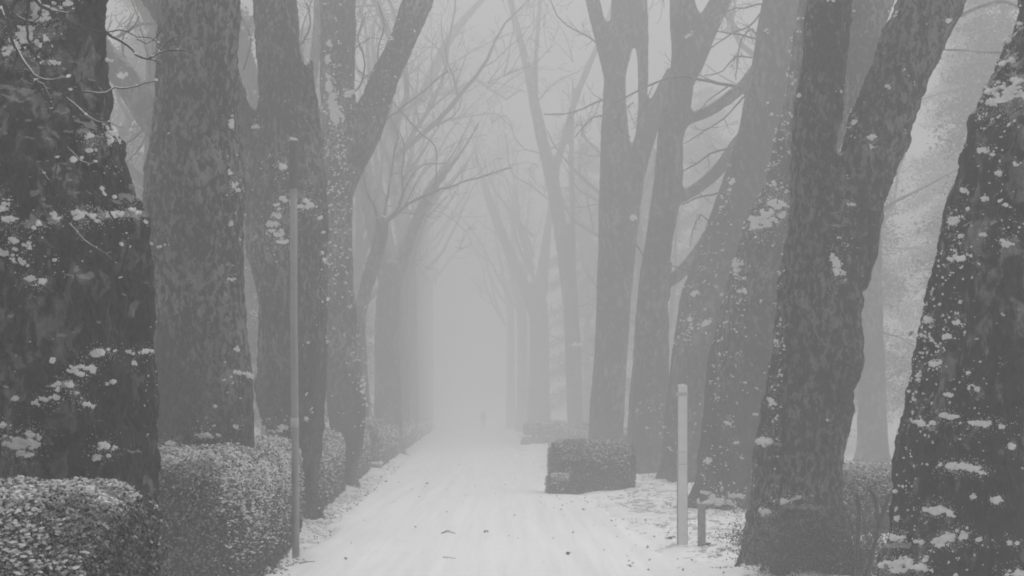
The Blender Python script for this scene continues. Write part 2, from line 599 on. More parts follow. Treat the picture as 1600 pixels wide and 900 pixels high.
def tree(name, label, cat, group, Y, strokes, mat, amp=1.0, limbs=(), twigs=(), snow=(), specks=(), scatter=0, base=None, flare=0.22,
         crown=None, vox_px=3.6, seed=0, top=10.5, snow_scale=1.0, bulges=(), tall_limbs=3, lump_px=3.2):
    s = F / Y
    b0 = strokes[0]
    cx = base if base is not None else (b0[0][1] + b0[0][2]) / 2
    root = empty(name, (float(W(cx, 0, Y)[0]), Y, 0.0), label, cat, group)
    g = Geo()
    tops, ends = [], []
    for si, rows in enumerate(strokes):
        pts, rad = stroke_pts(rows, Y)
        if si == 0:
            # carry down to the ground
            zb = -0.35
            if pts[0][2] > 0.1:
                d = (pts[0] - pts[min(2, len(pts) - 1)])
                d = d / max(1e-6, abs(d[2]))
                low = pts[0] + d * (pts[0][2] + 0.35) * np.array([0.5, 0.5, 1.0])
                pts = np.vstack([low, pts])
                rad = np.concatenate([[rad[0] * 1.12], rad])
            else:
                pts[0][2] = min(pts[0][2], zb)
        if si > 0 and rows[-1][0] > 5 and Y > 70:
            d = pts[-1] - pts[-2]
            d /= np.linalg.norm(d)
            e1 = pts[-1] + d * 1.3 + np.array([0, 0, .3])
            e2 = e1 + d * 1.3 + np.array([0, 0, .5])
            ends.append((e2, d, rad[-1] * .3))
            pts = np.vstack([pts, e1, e2])
            rad = np.concatenate([rad, [rad[-1] * .65, rad[-1] * .3]])
        # carry on above the picture
        if rows[-1][0] <= 5:
            d = pts[-1] - pts[-2]
            d /= np.linalg.norm(d)
            need = max(1.2, (top - pts[-1][2]) / max(0.4, d[2]))
            k = 5
            r0 = rad[-1]
            ex, er = [], []
            cur = pts[-1].copy()
            for i in range(k):
                d = d * 0.93 + np.array([0, 0, 0.1]) + RNG.normal(0, 0.05, 3)
                d /= np.linalg.norm(d)
                cur = cur + d * need / k
                ex.append(cur.copy())
                er.append(r0 * (1 - 0.55 * (i + 1) / k))
            j = 2 if Y < 40 else 1
            pts = np.vstack([pts, ex[:j + 1]])
            rad = np.concatenate([rad, er[:j + 1]])
            tops.append((ex[j:], er[j:], d, er[j]))
        p2, r2 = resample(pts, rad, max(0.15, 14 / s))
        g.tube(p2, r2, 20)
    for (pl, w, w2) in limbs:
        pts, rad = poly_px(pl, Y, w, w2)
        p2, r2 = resample(pts, rad, 0.2)
        g.tube(p2, r2, 10)
    for ex, er, d, r0 in tops:
        pass
    raw = g.mesh('raw')
    tmp = bpy.data.objects.new('raw', raw)
    COL.objects.link(tmp)
    md = tmp.modifiers.new('r', 'REMESH')
    md.mode = 'VOXEL'
    md.voxel_size = vox_px / s
    md.adaptivity = 0
    ms = tmp.modifiers.new('s', 'SMOOTH')
    ms.factor = 0.5
    ms.iterations = 7
    dg = bpy.context.evaluated_depsgraph_get()
    me = bpy.data.meshes.new_from_object(tmp.evaluated_get(dg))
    bpy.data.objects.remove(tmp)
    bpy.data.meshes.remove(raw)
    n = len(me.vertices)
    V = np.empty(n * 3, np.float32)
    me.vertices.foreach_get('co', V)
    V = V.reshape(-1, 3).astype(float)
    Nn = np.empty(n * 3, np.float32)
    me.vertex_normals.foreach_get('vector', Nn)
    Nn = Nn.reshape(-1, 3).astype(float)
    K = V + seed * 13.7
    a = amp
    dsp = a * (0.028 * fbm(K * 0.95, 2, 1) + 0.034 * fbm(K * 2.8, 2, 2) + 0.034 * fbm(K * np.array([6, 6, 2.6]), 2, 5)
               + 0.040 * np.abs(fbm(K * np.array([8, 8, 6]), 3, 6)) + 0.012 * fbm(K * 22, 2, 8)) - 0.015 * a
    # root flare, lobed
    ang = np.arctan2(V[:, 1] - Y, V[:, 0] - root.location[0])
    lob = 0.6 + 0.5 * np.cos(ang * 5 + seed) + 0.3 * np.cos(ang * 3 - seed * 2)
    fl = np.clip(1 - V[:, 2] / 0.75, 0, 1.5) ** 2
    dsp += flare * fl * np.clip(lob, 0.1, 1.4) * (0.6 + 0.4 * a)
    camv = np.array([0, 0, H])
    Vs = V + Nn * dsp[:, None]
    # ledges and boles: swell below, sharp above
    scr = np.column_stack([800 + Vs[:, 0] / Vs[:, 1] * F, PYH - (Vs[:, 2] - H) / Vs[:, 1] * F])
    front = (Nn[:, 1] < 0.35)
    allb = list(bulges) + [(q[0], q[1] + 3, q[2] * 1.0, 20, 2.0) for q in snow]
    for (bx, by, bw_, bh, amt) in allb:
        dx = (scr[:, 0] - bx) / max(4, bw_)
        dy = (scr[:, 1] - by)
        f = np.exp(-dx ** 2 * 1.2) * np.where(dy < 0, np.exp(-(dy / 10.0) ** 2), np.exp(-(dy / bh) ** 2))
        Vs += Nn * (f * front * amt / s)[:, None]
    V = Vs
    me.vertices.foreach_set('co', V.astype(np.float32).ravel())
    me.polygons.foreach_set('use_smooth', np.full(len(me.polygons), True))
    me.update()
    me.name = 'trunk'
    trunk = link('trunk', me, [mat], root)
    nt_ = len(me.polygons)
    # snow lying on the bark
    F4 = np.empty(nt_ * 4, np.int32) if all(False for _ in ()) else None
    polys = [tuple(pp.vertices) for pp in me.polygons]
    bvh = BVHTree.FromPolygons([tuple(v) for v in V], polys)
    sg = Geo()
    C, S, CF, SF = [], [], [], []

    def hit(px, py):
        d = W(px, py, Y) - camv
        d /= np.linalg.norm(d)
        loc, nr, idx, dist = bvh.ray_cast(Vector(camv), Vector(d), 400)
        return None if loc is None else (np.array(loc), np.array(nr))

    px_m = 1.0 / s
    for q in snow:
        bx, by, hw, tilt, th = q[:5]
        dens = q[5] if len(q) > 5 else 1.0
        cnt = int(max(6, hw * 2.3 * dens * (1 + th / 9)))
        for i in range(cnt):
            u = RNG.uniform(-1, 1)
            x = bx + u * hw
            hprof = (1 - u * u) ** 0.5
            y = by + tilt * u * hw + RNG.uniform(-0.5, 0.5) * th * hprof + RNG.normal(0, 1.2)
            if vnoise(np.array([[x / 9.0, y / 4.5, seed]]), 91)[0] < (-0.12 if dens < 1.5 else -0.28) + 0.25 * abs(u):
                continue
            h = hit(x, y)
            if h is None:
                continue
            sz = RNG.uniform(0.45, 1.25) ** 1.4 * lump_px * 0.72 * (1.3 - .6 * abs(u)) * snow_scale * px_m
            (C if sz * s > 2.2 else CF).append(h[0] + h[1] * sz * 0.15)
            (S if sz * s > 2.2 else SF).append(sz)
        for i in range(int(cnt * .8)):
            x, y = bx + RNG.normal(0, .75) * hw, by + RNG.normal(0, .9) * (th + 3)
            h = hit(x, y)
            if h is not None:
                sz = RNG.uniform(.35, .9) * px_m
                CF.append(h[0] + h[1] * sz * .2)
                SF.append(sz)
    for (bx, by, sx_, sy_, cnt, szp) in specks:
        for i in range(cnt):
            x, y = bx + RNG.normal(0, sx_), by + RNG.normal(0, sy_)
            h = hit(x, y)
            if h is None:
                continue
            m_ = RNG.integers(1, 4)
            for k in range(m_):
                sz = RNG.uniform(0.3, 1.25) * szp * px_m * 0.45
                CF.append(h[0] + h[1] * sz * 0.3 + RNG.normal(0, 1, 3) * sz * 0.9)
                SF.append(sz)
    if scatter:
        idx = RNG.integers(0, n, scatter * 6)
        keep = [i for i in idx if vnoise((V[i] * 1.6 + seed)[None], 77)[0] > 0.15 and Nn[i][2] > -0.25 and V[i][2] < 14][:scatter]
        for i in keep:
            m_ = RNG.integers(1, 5)
            for k in range(m_):
                sz = RNG.uniform(0.006, 0.02) * (1 + Y / 60)
                CF.append(V[i] + Nn[i] * sz * 0.3 + RNG.normal(0, 1, 3) * sz * np.array([1.4, 1.4, 0.7]))
                SF.append(sz)
    # drift and clods round the foot
    foot = V[(V[:, 2] > -0.05) & (V[:, 2] < 0.12)]
    if len(foot) and Y < 90:
        nf = 70
        fp = foot[RNG.integers(0, len(foot), nf)].copy()
        out = fp[:, :2] - foot[:, :2].mean(0)
        out /= np.linalg.norm(out, axis=1)[:, None] + 1e-6
        fp[:, :2] += out * RNG.uniform(0, .22, (nf, 1)) ** 1.3
        fp[:, 2] = RNG.uniform(-.03, .03, nf)
        C += list(fp); S += list(RNG.uniform(.015, .055, nf))
    if C: lumps(sg, C, S, 0, True, .8, 1.35)
    if CF: lumps(sg, CF, SF, 0, False, .85, 1.3)
    if not sg.empty():
        so = sg.build('snow', [M['snow']], root)
        so['kind'] = 'stuff'
    # upper limbs and twigs
    cg = Geo()
    for ex, er, d, r0 in tops:
        k0 = ex[0] - (ex[1] - ex[0]) * 0.3
        p2, r2 = resample(np.vstack([k0, ex]), np.concatenate([[r0 * .92], er]), 0.4)
        cg.tube(p2, r2, 10, cap=False)
        for j in range(tall_limbs):
            i = RNG.integers(0, len(ex))
            q = RNG.normal(0, 1, 3); q[2] = abs(q[2]) * 0.6 + (1.0 if Y < 40 else 0.3)
            grow(cg, ex[i], q + d * 0.6, RNG.uniform(3, 5), er[i] * 0.55, 2 if Y > 30 else 1, sides=6, kids=4)
        grow(cg, ex[-1], d, RNG.uniform(3.5, 5.5), er[-1], 2, sides=6, kids=5)
    for e, d, rr in ends:
        for j in range(3):
            grow(cg, e, d + RNG.normal(0, .45, 3), RNG.uniform(2.5, 4.5), max(.02, rr * .8), 2, up=.05, sides=5, kids=3, min_r=.008)
    for tw in twigs:
        pl, w, w2 = tw[:3]
        pts, rad = poly_px(pl, Y, w, w2)
        p2, r2 = resample(pts, rad, max(0.08, 10 / s))
        p2[1:-1] += RNG.normal(0, 0.6 / s, p2[1:-1].shape)
        cg.tube(p2, r2, 6, cap=False)
        kids = tw[3] if len(tw) > 3 else 0
        for k in range(kids):
            i = RNG.integers(1, len(p2) - 1)
            ax = p2[i + 1] - p2[i]
            q = RNG.normal(0, 1, 3)
            q[1] *= 0.5
            ln = np.linalg.norm(p2[-1] - p2[0]) * RNG.uniform(0.15, 0.4)
            grow(cg, p2[i], ax / np.linalg.norm(ax) + q * 0.6, ln, max(0.0035, r2[i] * 0.5), 1, up=0.02, sides=4, kids=3, wig=0.2, min_r=0.25 / s)
    if crown:
        crown(cg)
    if not cg.empty():
        cg.build('crown', [mat], root)
    return root, bvh


AV = 'plane trees lining the avenue'
BK = [bark_material('bark_near_left', 0.010, 0.045, 0.16, 0.55, 8.0, 0.35, 1.0),
      bark_material('bark_mottled', 0.025, 0.060, 0.22, 1.0, 17, 0.3, 4.0, 1.6),
      bark_material('bark_grey', 0.025, 0.065, 0.20, 0.85, 16, 0.4, 8.0, 1.8),
      bark_material('bark_right_fork', 0.018, 0.055, 0.17, 0.8, 18, 0.3, 15.0),
      bark_material('bark_near_right', 0.010, 0.040, 0.17, 0.6, 8, 0.4, 23.0),
      bark_material('bark_far', 0.02, 0.065, 0.15, 0.7, 8.0, 0.4, 31.0)]

# L1: the huge trunk on the left edge of the picture
tree('plane_tree', 'huge dark trunk at the left edge behind the nearest hedge, snow on its boles', 'tree', AV, 12.2,
     [[(960, -95, 255), (850, -85, 246), (750, -80, 246), (650, -78, 247), (550, -75, 243), (450, -72, 238), (350, -70, 222), (290, -66, 212), (230, -60, 205), (170, -50, 186), (100, 20, 178), (40, 50, 176), (0, 70, 178)],
      [(400, -110, 60), (250, -130, 60), (120, -140, 70), (0, -160, 60)]],
     BK[0], amp=1.25, vox_px=3.0, seed=1, base=85, scatter=80, lump_px=3.6,
     snow=[(35, 55, 22, -.2, 26, 1.6), (70, 22, 20, -.1, 22, 1.2), (100, 5, 18, 0, 10, 1), (15, 78, 16, -.3, 14, 1.2), (62, 62, 14, .2, 20, 1.2), (82, 97, 12, 0, 5, 1), (55, 10, 14, 0, 12, 1),
           (160, 217, 28, .18, 9, 1.3), (180, 208, 16, 0.1, 7, 1.2), (142, 234, 8, 0, 6, 1), (196, 210, 6, .5, 6, 1), (60, 350, 3, 0, 8, 1),
           (120, 336, 22, 0.02, 9, 1.4), (150, 340, 18, .05, 10, 1.5), (205, 331, 16, -.12, 10, 1.6), (178, 336, 14, 0, 6, 1.1), (85, 338, 14, 0, 8, 1), (125, 358, 6, 0.4, 6, 1), (5, 320, 12, 0, 18, 1.2),
           (15, 342, 14, 0, 8, 1), (55, 358, 14, .5, 5, 1), (25, 375, 14, 0, 8, 1), (45, 384, 10, .3, 8, 1), (30, 408, 14, .5, 6, 1), (50, 438, 12, .3, 12, 1), (5, 395, 10, .3, 10, 1.2), (88, 408, 5, 0, 4, 1),
           (230, 350, 5, .9, 6, .8), (66, 440, 6, 0, 5, 1),
           (158, 551, 22, -.12, 5, 1.4), (218, 549, 22, 0, 4, 1.2), (128, 577, 22, 0, 16, 1.3), (100, 602, 20, 0, 8, 1.2), (72, 625, 22, -.2, 8, 1.3), (135, 632, 16, .25, 4, 1), (120, 615, 10, .4, 5, 1),
           (210, 568, 4, 0, 6, 1), (30, 692, 32, .1, 16, 1.7), (50, 680, 14, .2, 12, 1.2), (40, 708, 14, 0, 12, 1.2), (165, 698, 18, .1, 8, 1.2), (148, 712, 10, 0, 10, .8), (170, 715, 6, 0, 6, 1), (5, 665, 12, 0, 4, 1), (25, 622, 6, 0, 3, 1)],
     specks=[(60, 400, 40, 50, 22, 3), (40, 620, 40, 50, 14, 3), (190, 250, 14, 30, 14, 3), (60, 60, 30, 30, 26, 4), (230, 600, 8, 60, 16, 3), (250, 590, 4, 10, 5, 4)],
     bulges=[(100, 610, 50, 60, 14), (190, 345, 45, 45, 12), (60, 355, 60, 40, 10), (130, 440, 40, 30, 8), (165, 700, 30, 30, 8)])

# L2
tree('plane_tree', 'mottled upright trunk, second from the left, rising straight out of the hedge', 'tree', AV, 21.0,
     [[(760, 240, 405), (700, 243, 400), (620, 242, 397), (560, 240, 389), (500, 238, 383), (440, 234, 382), (380, 228, 383), (320, 222, 382), (280, 226, 384), (240, 232, 380), (200, 238, 376), (140, 244, 374), (80, 246, 372), (0, 248, 374)]],
     BK[1], amp=0.75, seed=2, scatter=60,
     snow=[(361, 190, 4, 0, 20, 1.5), (368, 290, 9, .8, 12, 1.2), (360, 272, 4, 1, 8, 1), (360, 350, 3, 0, 6, 1), (370, 372, 6, .3, 6, 1), (388, 585, 12, .5, 6, 1.1), (373, 582, 8, 0, 5, 1), (370, 545, 4, 0, 5, 1),
           (325, 680, 20, -.05, 5, 1.1), (268, 692, 16, .1, 5, 1.2), (375, 665, 10, 0, 6, 1), (360, 435, 8, 0, 4, .8)],
     specks=[(365, 560, 8, 60, 16, 3), (362, 250, 5, 80, 10, 3), (320, 660, 40, 14, 12, 3)])

# L3
tree('plane_tree', 'broad forked trunk directly behind the thin grey pole', 'tree', AV, 29.5,
     [[(812, 484, 508), (780, 478, 502), (740, 468, 500), (690, 430, 506), (620, 396, 511), (580, 399, 512), (520, 402, 513), (460, 400, 513), (420, 392, 512), (380, 384, 512), (320, 385, 512), (270, 392, 508), (220, 400, 500), (180, 402, 482), (120, 401, 474), (60, 399, 468), (0, 396, 464)],
      [(330, 450, 510), (270, 455, 505), (220, 470, 506), (170, 470, 500), (120, 468, 494), (95, 470, 488)],
      [(400, 392, 440), (330, 380, 435), (260, 374, 425), (200, 360, 405), (130, 300, 385), (60, 262, 345), (0, 215, 300)]],
     BK[2], amp=0.95, seed=3, scatter=50, flare=0.06,
     snow=[(475, 318, 22, .1, 16, 1.8), (495, 335, 8, .9, 8, 1.3), (435, 322, 7, 0, 6, 1), (437, 336, 12, 0, 6, 1), (430, 365, 14, 0, 14, 1.4), (428, 350, 14, 0, 6, 1), (440, 378, 10, 0, 5, 1), (442, 262, 8, .5, 10, 1.2),
           (445, 310, 10, -.1, 4, .9), (505, 402, 4, 1.4, 16, 1.4), (400, 198, 6, 0, 5, 1), (420, 670, 20, .1, 5, 1.2), (400, 655, 12, .2, 5, 1), (480, 95, 6, 0, 6, 1.2), (508, 463, 8, 0, 14, 1), (440, 668, 10, 0, 4, 1)],
     specks=[(430, 360, 18, 40, 28, 3), (425, 250, 20, 40, 22, 3), (510, 430, 6, 40, 16, 3), (420, 660, 25, 10, 14, 3)])

# L4
tree('plane_tree', 'ivy clad trunk with a thick limb forking up to the right over the path', 'tree', AV, 42.0,
     [[(765, 528, 552), (740, 526, 552), (700, 520, 566), (640, 512, 570), (560, 508, 564), (500, 506, 558), (430, 506, 553), (360, 504, 552), (300, 503, 553), (250, 502, 556), (200, 501, 556), (150, 500, 535), (90, 499, 523), (0, 498, 522)],
      [(300, 515, 555), (250, 528, 575), (210, 540, 598), (160, 562, 612), (110, 583, 630), (60, 606, 655), (0, 628, 680)],
      [(230, 512, 550), (160, 515, 553), (90, 514, 556), (0, 514, 558)]],
     BK[2], amp=0.7, seed=4, scatter=60,
     snow=[(528, 180, 11, 0, 26, 3.4), (520, 160, 6, 0, 36, 3), (514, 135, 5, 0, 20, 2), (548, 145, 10, -.4, 9, 1.5), (513, 125, 5, 0, 10, 1), (512, 95, 4, 0, 10, 1), (510, 405, 4, 1, 14, 1.2), (566, 600, 4, 0, 30, .8), (515, 70, 4, 0, 8, 1)],
     specks=[(528, 260, 12, 60, 130, 4.2), (530, 400, 12, 60, 70, 3.6), (520, 130, 10, 30, 40, 3.5), (580, 130, 16, 40, 30, 3), (555, 520, 8, 60, 30, 3.2), (610, 60, 10, 40, 20, 3), (568, 640, 6, 30, 16, 4)],
     twigs=[([(600, 120), (590, 80), (600, 40), (590, 0)], 3, 1.5, 4), ([(545, 150), (562, 135), (570, 100), (560, 60), (572, 20)], 3, 1.5, 4), ([(560, 110), (575, 120), (590, 118)], 2, 1.2, 2),
            ([(555, 75), (580, 60), (600, 62)], 2, 1, 2)])

# L5 pollard
def far_twigs_l5(cg):
    pass
tree('plane_tree', 'stubby pollard with a lopped head and thin shoots, beyond the ivy clad trunk', 'tree', AV, 60.0,
     [[(735, 552, 578), (690, 552, 578), (600, 550, 576), (540, 549, 573), (500, 550, 572), (460, 558, 580), (410, 572, 596), (370, 584, 606), (348, 587, 608), (340, 588, 609)]],
     BK[5], amp=0.45, seed=5, vox_px=3.0, snow=[(598, 338, 9, 0, 3, 1.2), (573, 655, 10, 0, 3, 1)], specks=[(566, 560, 5, 60, 20, 3)],
     twigs=[([(590, 338), (583, 318), (573, 300), (568, 275), (567, 258)], 5, 2, 4), ([(600, 338), (605, 310), (610, 275), (617, 235), (622, 215), (610, 180), (603, 160)], 4, 1.6, 6),
            ([(606, 342), (625, 320), (630, 290), (628, 270), (632, 230), (622, 200)], 4, 1.6, 5), ([(607, 345), (640, 318), (670, 303), (700, 292), (745, 278), (800, 262)], 5, 1.6, 9),
            ([(622, 320), (640, 280), (660, 258), (700, 255)], 3, 1.4, 5), ([(605, 150), (640, 190), (662, 212), (680, 228), (682, 260), (678, 300)], 3, 1.5, 6)])


def far_crown(cx_, Y, n=6, z0=6.0, z1=11, r=0.16, length=8, lean=0.0):
    def fn(cg):
        for k in range(n):
            a = RNG.uniform(0, 2 * math.pi)
            d = np.array([math.cos(a) * 0.8 + lean, math.sin(a) * 0.6, RNG.uniform(0.6, 1.5)])
            p = np.array([(cx_ - 800) * Y / F, Y, RNG.uniform(z0, z1)])
            grow(cg, p, d, length * RNG.uniform(0.8, 1.2), r, 3, up=0.09, sides=6, kids=4, wig=0.14, min_r=0.008)
    return fn


# L6 and the fading left row
tree('plane_tree', 'faint tree whose long pale limb arches up to the right over the path', 'tree', AV, 112.0,
     [[(689, 625, 655), (560, 628, 654), (420, 622, 650), (330, 612, 640), (260, 596, 620), (225, 590, 612), (190, 598, 626), (168, 625, 652), (150, 650, 672), (110, 668, 688), (60, 694, 712), (20, 726, 742), (0, 746, 760)],
      [(400, 628, 648), (365, 640, 658), (330, 655, 672), (300, 682, 694), (270, 712, 722)]],
     BK[5], amp=0.5, seed=61, vox_px=3.0, top=24,
     twigs=[([(660, 148), (700, 145), (730, 130), (745, 125), (775, 145), (790, 155), (815, 140)], 7, 3, 8), ([(650, 200), (700, 188), (740, 180), (775, 178), (800, 200)], 5, 2, 7),
            ([(620, 340), (640, 300), (700, 230), (760, 210)], 4, 2, 5), ([(690, 112), (720, 90), (780, 60), (830, 40)], 4, 2, 6)])
for i, (cx_, Y_, w_, lean, lab) in enumerate([
        (606, 76, 42, .3, 'faint upright trunk just past the lopped pollard on the left'),
        (611, 86, 36, .3, 'faint trunk second past the lopped pollard, half hidden by the first'),
        (622, 96, 34, .35, 'grey trunk third past the lopped pollard, merging with its neighbours'),
        (640, 122, 22, .3, 'very faint trunk beyond the tree with the arching pale limb'),
        (649, 136, 17, .3, 'fogged trunk fourth from the far end of the left row'),
        (657, 152, 14, .25, 'fogged trunk third from the far end of the left row'),
        (665, 172, 12, .2, 'nearly dissolved trunk next to last in the left row'),
        (673, 196, 10, .2, 'last trunk of the left row, almost lost in the fog')]):
    tree('plane_tree', lab, 'tree', AV, Y_,
         [[(643 + 5120 / Y_, cx_ - w_ * .6, cx_ + w_ * .6), (600, cx_ - w_ / 2, cx_ + w_ / 2), (520, cx_ - w_ * .5, cx_ + w_ * .44), (455, cx_ - w_ * .4, cx_ + w_ * .5), (410, cx_ - w_ * .2, cx_ + w_ * .6)],
          [(450, cx_ - w_ * .1, cx_ + w_ * .5), (380, cx_ + w_ * .5, cx_ + w_), (300, cx_ + w_ * 1.4, cx_ + w_ * 1.8), (240, cx_ + w_ * 2.6, cx_ + w_ * 2.8)],
          [(440, cx_ - w_ * .4, cx_ + w_ * .3), (340, cx_ - w_ * .9, cx_ - w_ * .4), (240, cx_ - w_ * 1.2, cx_ - w_ * .9)]],
         BK[5], amp=0.7, seed=20 + i, vox_px=3.0, crown=far_crown(cx_ + 8, Y_, 3, 10, 15, .12, 9, lean))

# R1: near right trunk
tree('plane_tree', 'dark trunk at the right edge, leaning right, studded with snow tufts', 'tree', AV, 13.8,
     [[(945, 1362, 1690), (880, 1378, 1684), (800, 1390, 1690), (700, 1402, 1700), (600, 1420, 1715), (500, 1442, 1730), (400, 1464, 1745), (300, 1490, 1762), (220, 1510, 1775), (170, 1522, 1785), (120, 1552, 1800), (50, 1580, 1820), (0, 1592, 1835)]],
     BK[4], amp=0.9, vox_px=3.0, seed=7, base=1530, scatter=70, lump_px=3.6, flare=0.3,
     snow=[(1562, 148, 34, -.25, 24, 2.2), (1532, 160, 14, -.7, 8, 1.4), (1592, 40, 8, 0, 8, 1), (1572, 62, 10, -.2, 10, 1.3), (1568, 100, 8, 0, 6, 1), (1556, 88, 6, -.8, 10, 1), (1590, 125, 10, 0, 8, 1), (1580, 95, 6, 0, 5, 1),
           (1600, 150, 10, 0, 8, 1.2), (1536, 235, 9, .1, 7, 1), (1548, 240, 6, 0, 5, 1), (1505, 300, 8, -.2, 6, 1), (1560, 270, 6, .3, 7, .8), (1510, 325, 6, 0, 6, 1), (1490, 345, 10, -.4, 14, 1.1), (1480, 358, 8, -.2, 8, 1),
           (1500, 403, 18, -.1, 7, 1.6), (1500, 372, 7, 0, 6, 1), (1572, 378, 13, 0, 9, 1.4), (1535, 367, 6, 0, 4, 1), (1490, 388, 6, 0, 5, 1), (1540, 312, 6, 0, 5, .8), (1583, 342, 5, 0, 4, 1),
           (1497, 503, 9, .1, 6, 1.3), (1478, 525, 9, 0, 6, 1.2), (1462, 567, 10, -.1, 8, 1.3), (1441, 518, 10, .2, 14, 1.4), (1450, 500, 8, 0, 8, 1), (1512, 584, 7, 0, 4, 1.1), (1522, 607, 9, .1, 4, 1), (1482, 617, 7, .1, 4, 1), (1500, 473, 3, 0, 10, 1),
           (1435, 590, 5, 0, 8, 1), (1420, 612, 5, 0, 8, 1), (1565, 566, 5, 0, 3, 1),
           (1437, 661, 18, .15, 5, 1.2), (1478, 650, 20, .08, 7, 1.7), (1542, 663, 28, .12, 5, 1.7), (1580, 698, 6, -.3, 4, 1), (1458, 662, 5, 0, 4, 1),
           (1502, 730, 34, .1, 6, 2.6), (1530, 737, 10, .5, 5, 1.2), (1463, 797, 20, .05, 7, 2.2), (1484, 802, 8, .8, 4, 1.2), (1557, 781, 9, 0, 5, 1.5), (1421, 777, 5, -.7, 5, 1), (1402, 840, 13, -.1, 10, 2.4), (1480, 841, 24, -.25, 8, 2.2),
           (1505, 836, 14, .25, 8, 2), (1468, 853, 14, 0, 5, 1.3), (1530, 845, 8, .1, 4, 1), (1583, 848, 9, .1, 5, 1.4), (1557, 850, 5, 0, 3, 1), (1436, 847, 8, 0, 5, 1), (1400, 885, 26, .1, 14, 2.6), (1418, 878, 12, .3, 8, 1.6),
           (1445, 872, 7, 0, 5, 1), (1440, 888, 18, .2, 6, 1.6), (1585, 896, 22, 0, 6, 1.6), (1520, 776, 5, 0, 3, 1), (1403, 810, 6, 0, 4, 1)],
     specks=[(1480, 400, 16, 60, 60, 5), (1450, 520, 16, 50, 80, 5), (1540, 120, 18, 50, 70, 5), (1430, 620, 14, 60, 40, 4.5), (1500, 560, 40, 80, 50, 4), (1560, 300, 30, 80, 40, 4), (1420, 780, 14, 60, 30, 4), (1560, 680, 40, 40, 16, 3), (1500, 860, 60, 20, 24, 4)],
     bulges=[(1525, 185, 20, 25, 7), (1460, 680, 60, 40, 7), (1500, 745, 50, 30, 6), (1400, 860, 40, 30, 10)])

# R2: big fork
tree('plane_tree', 'great two stemmed trunk forking low, right of the pale post', 'tree', AV, 21.0,
     [[(880, 1158, 1335), (840, 1166, 1325), (780, 1172, 1318), (720, 1180, 1320), (660, 1188, 1328), (600, 1198, 1338), (540, 1208, 1347), (480, 1215, 1346), (420, 1224, 1352), (370, 1228, 1362), (320, 1230, 1330), (260, 1233, 1306), (200, 1240, 1312), (140, 1246, 1318), (80, 1253, 1325), (0, 1261, 1333)],
      [(440, 1270, 1360), (380, 1295, 1372), (320, 1300, 1383), (260, 1308, 1404), (210, 1318, 1424), (150, 1342, 1444), (90, 1366, 1470), (40, 1385, 1492), (0, 1400, 1508)]],
     BK[3], amp=0.9, seed=8, base=1250, scatter=40, flare=0.10,
     snow=[(1307, 415, 6, .5, 26, 2.4), (1300, 400, 4, 0, 10, 1), (1318, 430, 4, .5, 12, 1), (1363, 215, 8, -.1, 4, 1), (1390, 135, 6, 0, 3, .6), (1480, 32, 7, .2, 5, 1.3), (1335, 190, 5, -.4, 4, 1), (1312, 240, 4, -.5, 5, 1),
           (1205, 628, 9, .1, 7, 1.8), (1194, 690, 13, .05, 10, 2.2), (1212, 600, 5, 0, 5, 1), (1200, 580, 4, 0, 5, 1), (1213, 538, 4, 0, 16, 1), (1230, 782, 22, -.05, 5, 1.6), (1190, 800, 14, 0, 9, 1.8), (1258, 775, 12, 0, 4, .7), (1330, 320, 6, 0, 3, .8), (1365, 228, 6, 0, 3, .8)],
     specks=[(1218, 500, 6, 80, 50, 4), (1322, 400, 14, 30, 26, 3.6), (1330, 180, 10, 60, 20, 3.4), (1400, 200, 30, 100, 16, 3), (1215, 600, 8, 40, 20, 4), (1200, 740, 14, 40, 12, 3.5)],
     bulges=[(1340, 560, 12, 40, 6), (1345, 470, 12, 25, 5), (1330, 640, 14, 20, 6), (1210, 700, 30, 60, 7), (1425, 225, 14, 14, 4), (1375, 400, 10, 20, 4), (1250, 800, 70, 30, 8)])

# R3a : dark snow capped trunk behind the fork
tree('plane_tree', 'dark leaning trunk behind the great fork, with a snow capped bole', 'tree', AV, 33.0,
     [[(800, 1078, 1200), (760, 1084, 1205), (700, 1092, 1215), (640, 1098, 1225), (580, 1104, 1235), (520, 1116, 1245), (460, 1130, 1255), (400, 1150, 1265), (350, 1163, 1275), (320, 1178, 1285), (280, 1200, 1295), (220, 1228, 1316), (160, 1262, 1345), (100, 1290, 1366), (50, 1310, 1382), (0, 1328, 1398)],
      [(330, 1190, 1260), (270, 1196, 1250), (200, 1214, 1262), (140, 1228, 1270), (60, 1238, 1290), (0, 1250, 1310)]],
     BK[2], amp=0.7, seed=9, scatter=90,
     snow=[(1195, 342, 32, -.25, 26, 2.0), (1210, 322, 18, -.1, 14, 2.6), (1175, 352, 14, -.3, 12, 1.4), (1215, 290, 12, 0, 10, 1), (1150, 420, 6, 0, 30, 1), (1163, 445, 5, 0, 26, 1), (1120, 785, 30, .05, 6, 1.8), (1150, 775, 14, 0, 5, 1.4), (1108, 775, 12, .4, 8, 1.3), (1138, 660, 6, 0, 5, 1), (1108, 720, 8, 0, 6, 1), (1150, 690, 6, 0, 5, 1)],
     specks=[(1150, 440, 12, 50, 60, 4.4), (1120, 530, 10, 60, 60, 4), (1205, 280, 16, 40, 60, 4.4), (1220, 200, 10, 50, 40, 4.4), (1110, 680, 20, 60, 60, 4), (1150, 600, 30, 80, 50, 3), (1130, 750, 30, 20, 30, 4), (1240, 180, 8, 60, 30, 4)])

